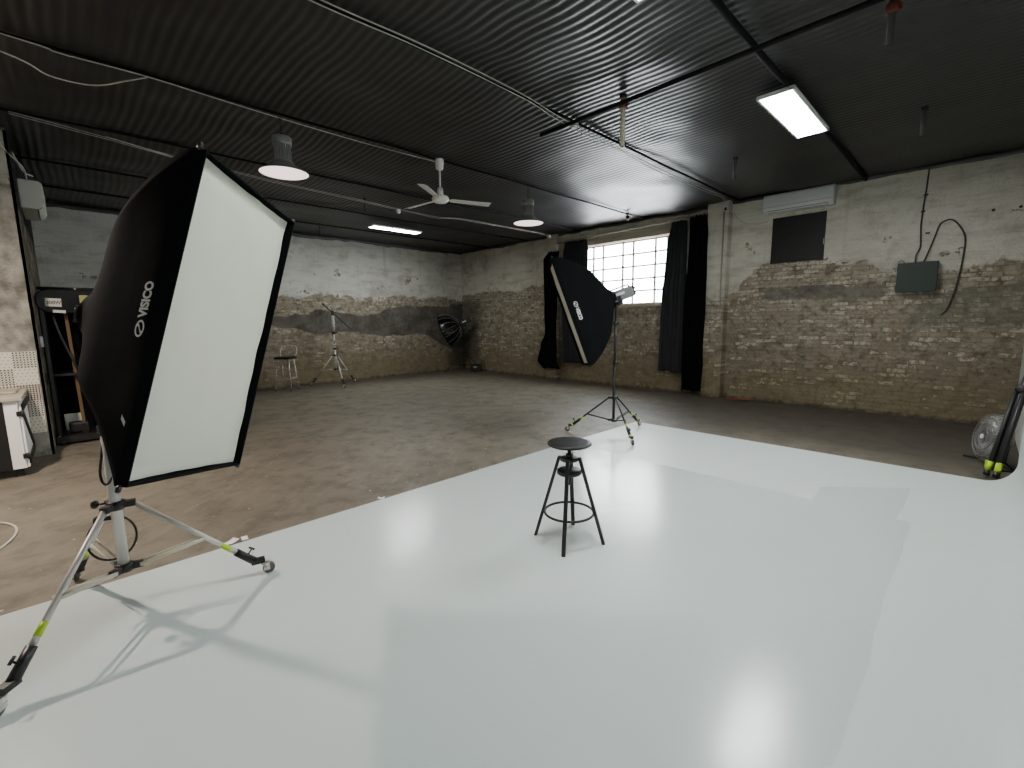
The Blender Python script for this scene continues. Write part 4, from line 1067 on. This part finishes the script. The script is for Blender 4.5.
fs_ = thing('folded_light_stand', 'folded black light stand with yellow-green clips leaning in the right corner', 'light stand', (6.44, -.225, 0))
b0 = V(0, 0, .02); tp = V(.24, -.17, 1.2); ax = (tp - b0).normalized(); sd = ax.cross(V(0, 1, 0)).normalized(); fw = ax.cross(sd)
mb = MB(); mb.tube([b0 + ax * .05, tp], .030, 12); mb.build('pole', M['black_metal'], fs_)
for s, (a_, b_) in enumerate(((-.055, .02), (.06, .012), (.0, -.05))):
    o = sd * a_ + fw * b_
    mb = MB(); mb.tube([b0 + o + ax * .02, b0 + o * .8 + ax * .86], .022, 10); lg = mb.build('leg', M['black_metal'], fs_)
    mb = MB(); mb.tube([b0 + o + ax * .05, b0 + o + ax * .14], .026, 10); mb.box(b0 + o * 1.5 + ax * .11, (.02, .02, .07)); mb.build('clip', M['lime'], lg)
    mb = MB(); mb.tube([b0 + o + ax * -.005, b0 + o + ax * .05], .026, 10); mb.build('foot', M['black_plastic'], lg)
mb = MB(); mb.lathe([(.03, 0), (.06, .01), (.06, .06), (.03, .07)], b0 + ax * .86, ax, 16); mb.build('collar', M['black_plastic'], fs_)
mb = MB(); mb.box(b0 + ax * .62 - V(.03, 0, 0) + sd * -.02, (.004, .03, .09), Matrix.Rotation(.1, 3, 'X')); mb.build('sticker', M['white_plastic'], fs_)

# orange scrap by the pillar foot
mb = MB(); mb.rbox((9.36, 3.10, .03), (.10, .2, .05), .02, Matrix.Rotation(.3, 3, 'Z')); mb.tube(smooth_path([(9.3, 3.2, .03), (9.28, 3.32, .03), (9.33, 3.42, .014)], 5), .02, 8)
tag(mb.build('orange_scrap', M['orange'], bevel=.006), 'small orange plastic piece on the floor at the pillar foot', 'scrap')

# ------------------------------------------------------------------ left side: tiles, cabinet, shelf rack
tl = MB(); TW = .2; ty = Y_PART - .006
tl.box(((-.31 - 1.31) / 2, Y_PART - .0035, .80), (1.0, .004, 1.0))
kinds = {}
for r in range(5):
    for c in range(5):
        x1 = -.31 - c * TW; z1 = 1.30 - r * TW; kind = (r + c + (1 if r < 3 else 0)) % 2
        if r == 2 and c == 0: kind = 2
        if r == 0 and c == 0: kind = 1
        if r == 1 and c == 0: kind = 0
        if r == 0 and c == 1: kind = 0
        if r == 1 and c == 1: kind = 1
        if r == 2 and c == 1: kind = 1
        def quad(cx, cz, h, dia, mi):
            if dia: pts = [(cx - h, ty, cz), (cx, ty, cz - h), (cx + h, ty, cz), (cx, ty, cz + h)]
            else: pts = [(cx - h, ty, cz - h), (cx + h, ty, cz - h), (cx + h, ty, cz + h), (cx - h, ty, cz + h)]
            tl.add(pts, [(0, 1, 2, 3)], mi)
        if kind == 1:
            n_ = 7
            for i in range(n_):
                for j in range(n_):
                    quad(x1 - TW + (i + .5) * TW / n_, z1 - TW + (j + .5) * TW / n_, .0115, True, 1)
                    if i < n_ - 1 and j < n_ - 1: quad(x1 - TW + (i + 1) * TW / n_, z1 - TW + (j + 1) * TW / n_, .0055, True, 1)
        elif kind == 0:
            for i in range(5):
                for j in range(5): quad(x1 - TW + (i + .5 + (.25 if j % 2 else -.25)) * TW / 5, z1 - TW + (j + .5) * TW / 5, .0068, True, 2)
        else:
            for i in range(8):
                tl.add([(x1 - TW + i * TW / 8 + .008, ty, z1 - TW), (x1 - TW + i * TW / 8 + .017, ty, z1 - TW), (x1 - TW + i * TW / 8 + .017, ty, z1), (x1 - TW + i * TW / 8 + .008, ty, z1)], [(0, 1, 2, 3)], 2)
                tl.add([(x1 - TW, ty - .001, z1 - TW + i * TW / 8 + .008), (x1, ty - .001, z1 - TW + i * TW / 8 + .008), (x1, ty - .001, z1 - TW + i * TW / 8 + .017), (x1 - TW, ty - .001, z1 - TW + i * TW / 8 + .017)], [(0, 1, 2, 3)], 2)
tag(tl.build('tile_panel', [M['tile_cream'], M['tile_black'], M['tile_brown']]), 'black and cream patterned wall tiles at the left edge, above the cabinet', 'tiles')

cb = thing('cabinet', 'white cabinet with black stripes and a barn-style side at the left edge', 'cabinet', (-.80, 7.5, 0))
# local: front faces -y, right side faces +x ; body x -.5...35, y -.45...45
mb = MB(); mb.box((-.08, 0, .455), (.84, .90, .73)); mb.build('carcass', M['cab_white'], cb)
mb = MB()
for x, y in ((.28, -.40), (.28, .40), (-.44, -.40), (-.44, .40)): mb = MB(); mb.box((x, y, .045), (.06, .06, .09)); mb.build('foot', M['cab_black'], cb)
mb = MB(); mb.box((-.07, 0, .84), (.90, .98, .04)); mb.build('worktop', M['worktop'], cb, bevel=.006)
mb = MB()
for x0, x1 in ((.235, .335), (-.04, .10), (-.37, -.18)): mb.box(((x0 + x1) / 2, -.456, .455), (x1 - x0, .012, .73))
mb.build('front_board', M['cab_white'], cb)
mb = MB()
for x0, x1 in ((.10, .235), (-.18, -.04)): mb.box(((x0 + x1) / 2, -.458, .455), (x1 - x0, .014, .735))
mb.build('black_stripe', M['cab_black'], cb)
dr = MB()
for i in range(6): dr.box((.351, -.375 + i * .15, .455), (.016, .140, .72))
dr = dr.build('side_door', M['cab_white'], cb)
mb = MB()
for z in (.16, .74): mb.box((.366, 0, z), (.018, .86, .07))
L_ = math.hypot(.84, .5); mb.box((.366, 0, .45), (.016, L_, .06), Matrix.Rotation(math.atan2(.5, -.84), 3, 'X'))
mb.build('door_brace', M['cab_black'], dr)
for z in (.22, .68):
    mb = MB(); mb.box((.345, -.455, z), (.05, .03, .05)); mb.tube([(.362, -.466, z - .035), (.362, -.466, z + .035)], .009, 8); mb.build('hinge', M['cab_black'], dr)
tr = thing('serving_tray', 'pale flat tray lying on the cabinet under the tiles', 'tray', (-.78, 7.62, .861))
mb = MB(); mb.rbox((0, 0, .012), (.6, .4, .02), .009); mb.build('base', M['worktop'], tr)
mb = MB(); mb.tube([(-.29, -.19, .02), (.29, -.19, .02), (.29, .19, .02), (-.29, .19, .02)], .009, 6, closed=True); mb.build('edge', M['worktop'], tr)

rk = thing('equipment_rack', 'tall black rack with a rounded sign board on top, behind the near softbox', 'rack', (.20, 8.80, 0))
# local front y = -.3 ; x -.44 ... .5
mb = MB()
for x in (-.42, .48): mb.rbox((x, -.27, 1.02), (.055, .055, 1.9), .015); mb.rbox((x, .25, 1.02), (.055, .055, 1.9), .015)
mb.build('post', M['glossy_black'], rk)
mb = MB(); mb.box((.03, -.01, .10), (.95, .58, .04)); mb.box((.03, -.29, .06), (.97, .05, .05)); mb.build('base_shelf', M['black_metal'], rk)
mb = MB(); mb.box((.03, .26, 1.0), (.93, .02, 1.8)); mb.build('back_panel', M['curtain_black'], rk)
mb = MB(); mb.box((.03, -.01, .95), (.90, .52, .03)); mb.build('middle_shelf', M['black_metal'], rk)
poly = []
for cx, cz, a0 in ((.36, 1.98, 0), (-.30, 1.98, 90), (-.30, 1.90, 180), (.36, 1.90, 270)):
    for q in range(7):
        a = math.radians(a0 + 90 * q / 6); poly.append((cx + .16 * math.cos(a), cz + (.10 if a0 < 180 else .13) * math.sin(a)))
mb = MB(); mb.prism(poly, -.05, .05, Matrix(((1, 0, 0, 0), (0, 0, 1, -.29), (0, 1, 0, 0), (0, 0, 0, 1)))); sb_ = mb.build('sign_board', M['glossy_black'], rk, bevel=.012)
mb = MB(); mb.tube([(-.43, -.30, 2.085), (.48, -.30, 2.085)], .022, 10); mb.build('top_tube', M['glossy_black'], rk)
mb = MB(); mb.box((-.295, -.345, 1.905), (.15, .008, .105), Matrix.Rotation(.04, 3, 'Y')); lb = mb.build('paper_label', M['paper'], rk)
vs, fs = text_polys('300W', .056, .0012); mb = MB(); mb.add([V(-.362 + p.x * .98, -.3505, 1.885 + p.y) for p in vs], fs); mb.build('lettering', M['ink'], lb)
mb = MB(); mb.box((.0, -.345, 1.955), (.085, .006, .10)); mb.build('olive_sticker', M['yellow_paper'], rk)
mb = MB(); mb.box((-.25, -.340, 1.79), (.12, .006, .035), Matrix.Rotation(.06, 3, 'Y')); mb.build('paper_strip', M['paper'], rk)
for x in (-.40, .46):
    mb = MB(); mb.lathe([(0, -.018), (.036, -.016), (.04, 0), (.036, .016), (0, .018)], (x, -.28, .04), (1, 0, 0), 16); mb.build('caster', M['pipe_dark'], rk)
mb = MB(); mb.rbox((-.455, -.30, 1.40), (.03, .02, .14), .008); mb.build('handle', M['white_plastic'], rk)
mb = MB(); mb.box((.02, 8.66, .95), (.035, .02, 1.65), Matrix.Rotation(-.02, 3, 'Y')); tag(mb.build('wooden_strip', M['wood']), 'raw wooden strip leaning upright inside the black rack', 'wood strip')
mb = MB(); mb.rbox((-.02, 8.72, .20), (.2, .16, .14), .02); tag(mb.build('storage_case', M['black_metal'], bevel=.006), 'small dark case on the bottom shelf of the rack', 'case')
mb = MB(); mb.rbox((-.07, 8.93, .245), (.18, .03, .24), .01, Matrix.Rotation(.12, 3, 'X')); tag(mb.build('white_card', M['paper'], bevel=.003), 'pale card standing at the bottom of the rack', 'card')
bo = MB(); bo.lathe([(0, 0), (.03, 0), (.032, .012), (.032, .08), (.018, .1), (.016, .11), (0, .112)], (.12, 8.62, .966), (0, 0, 1), 16); tag(bo.build('white_bottle', M['white_plastic']), 'small white bottle on the middle shelf of the rack', 'bottle')
bp = MB(); bp.tube(smooth_path([(-.12, 8.56, 1.74), (-.08, 8.53, 1.5), (-.02, 8.54, 1.25), (.02, 8.55, 1.1), (.05, 8.58, .99)], 6), .012, 6); tag(bp.build('hanging_cord', M['cable_black']), 'black cord hanging down inside the rack', 'cable')

# pale loop of cable on the floor at the left edge
mb = MB(); pts = []
for q in range(44):
    a = 2 * PI * q / 44; pts.append((-.78 + .33 * math.cos(a) + .01 * math.sin(3 * a), 5.08 + .50 * math.sin(a), .009))
mb.tube(pts, .008, 6, closed=True); tag(mb.build('floor_cable', M['cable_white']), 'pale cable lying in a loop on the concrete floor at left edge', 'cable')
# paint chips curling at the stage edge
for i, (x, y, s) in enumerate(((.70, 3.72, .05), (.79, 3.70, .035), (1.9, 3.69, .03))):
    mb = MB(); rr = Matrix.Rotation(.5 + i, 3, 'Z')
    vs = [V(x, y, .003) + rr @ V(a * s, b * s * .6, .010 * (a * a)) for a in (-1, -.3, .4, 1) for b in (-1, .2, 1)]
    mb.add(vs, [(r * 3 + c, r * 3 + c + 1, r * 3 + c + 4, r * 3 + c + 3) for r in range(3) for c in range(2)], 0, True)
    o = mb.build('paint_chip', M['cab_white']); so = o.modifiers.new('thickness', 'SOLIDIFY'); so.thickness = .002
    tag(o, ['larger white paint chip at the stage edge by the silver stand foot', 'smaller white paint chip at the stage edge by the silver stand foot', 'white paint chip at the stage edge between the near softbox and the stool'][i], 'paint chip', 'paint chips at the stage edge')

# ------------------------------------------------------------------ light
wd = bpy.data.worlds.new('overcast_sky'); SC.world = wd; wd.use_nodes = True
bg = wd.node_tree.nodes['Background']; bg.inputs[0].default_value = (.93, .97, 1.0, 1); bg.inputs[1].default_value = 14.0
po = bpy.data.lights.new('window_daylight', 'AREA'); po.shape = 'RECTANGLE'; po.size = WY1 - WY0; po.size_y = WZ1 - WZ0; po.cycles.is_portal = True
pl = bpy.data.objects.new('window_daylight', po); COL.objects.link(pl)
pl.matrix_world = frame((0, 1, 0), (0, 0, 1), (1, 0, 0), (XW + D - .02, (WY0 + WY1) / 2, (WZ0 + WZ1) / 2))

# ------------------------------------------------------------------ camera
f, pi_, ro, ya = 452.9273924351478, 0.13800444220243854, -0.010877009437482967, 0.7712539903035708
F = V(math.sin(ya) * math.cos(pi_), math.cos(ya) * math.cos(pi_), -math.sin(pi_))
Rr = V(math.cos(ya), -math.sin(ya), 0); U = Rr.cross(F)
R2 = Rr * math.cos(ro) + U * math.sin(ro); U2 = -Rr * math.sin(ro) + U * math.cos(ro)
cd = bpy.data.cameras.new('camera'); cam = bpy.data.objects.new('camera', cd); COL.objects.link(cam)
cd.sensor_fit = 'HORIZONTAL'; cd.sensor_width = 36; cd.lens = f / 1024 * 36; cd.clip_start = .02; cd.clip_end = 200
cam.matrix_world = frame(R2, U2, -F, (0, 0, 1.6))
SC.camera = cam
SC.view_settings.view_transform = 'AgX'; SC.view_settings.look = 'None'; SC.view_settings.exposure = 1.3
SC.cycles.max_bounces = 10; SC.cycles.diffuse_bounces = 6
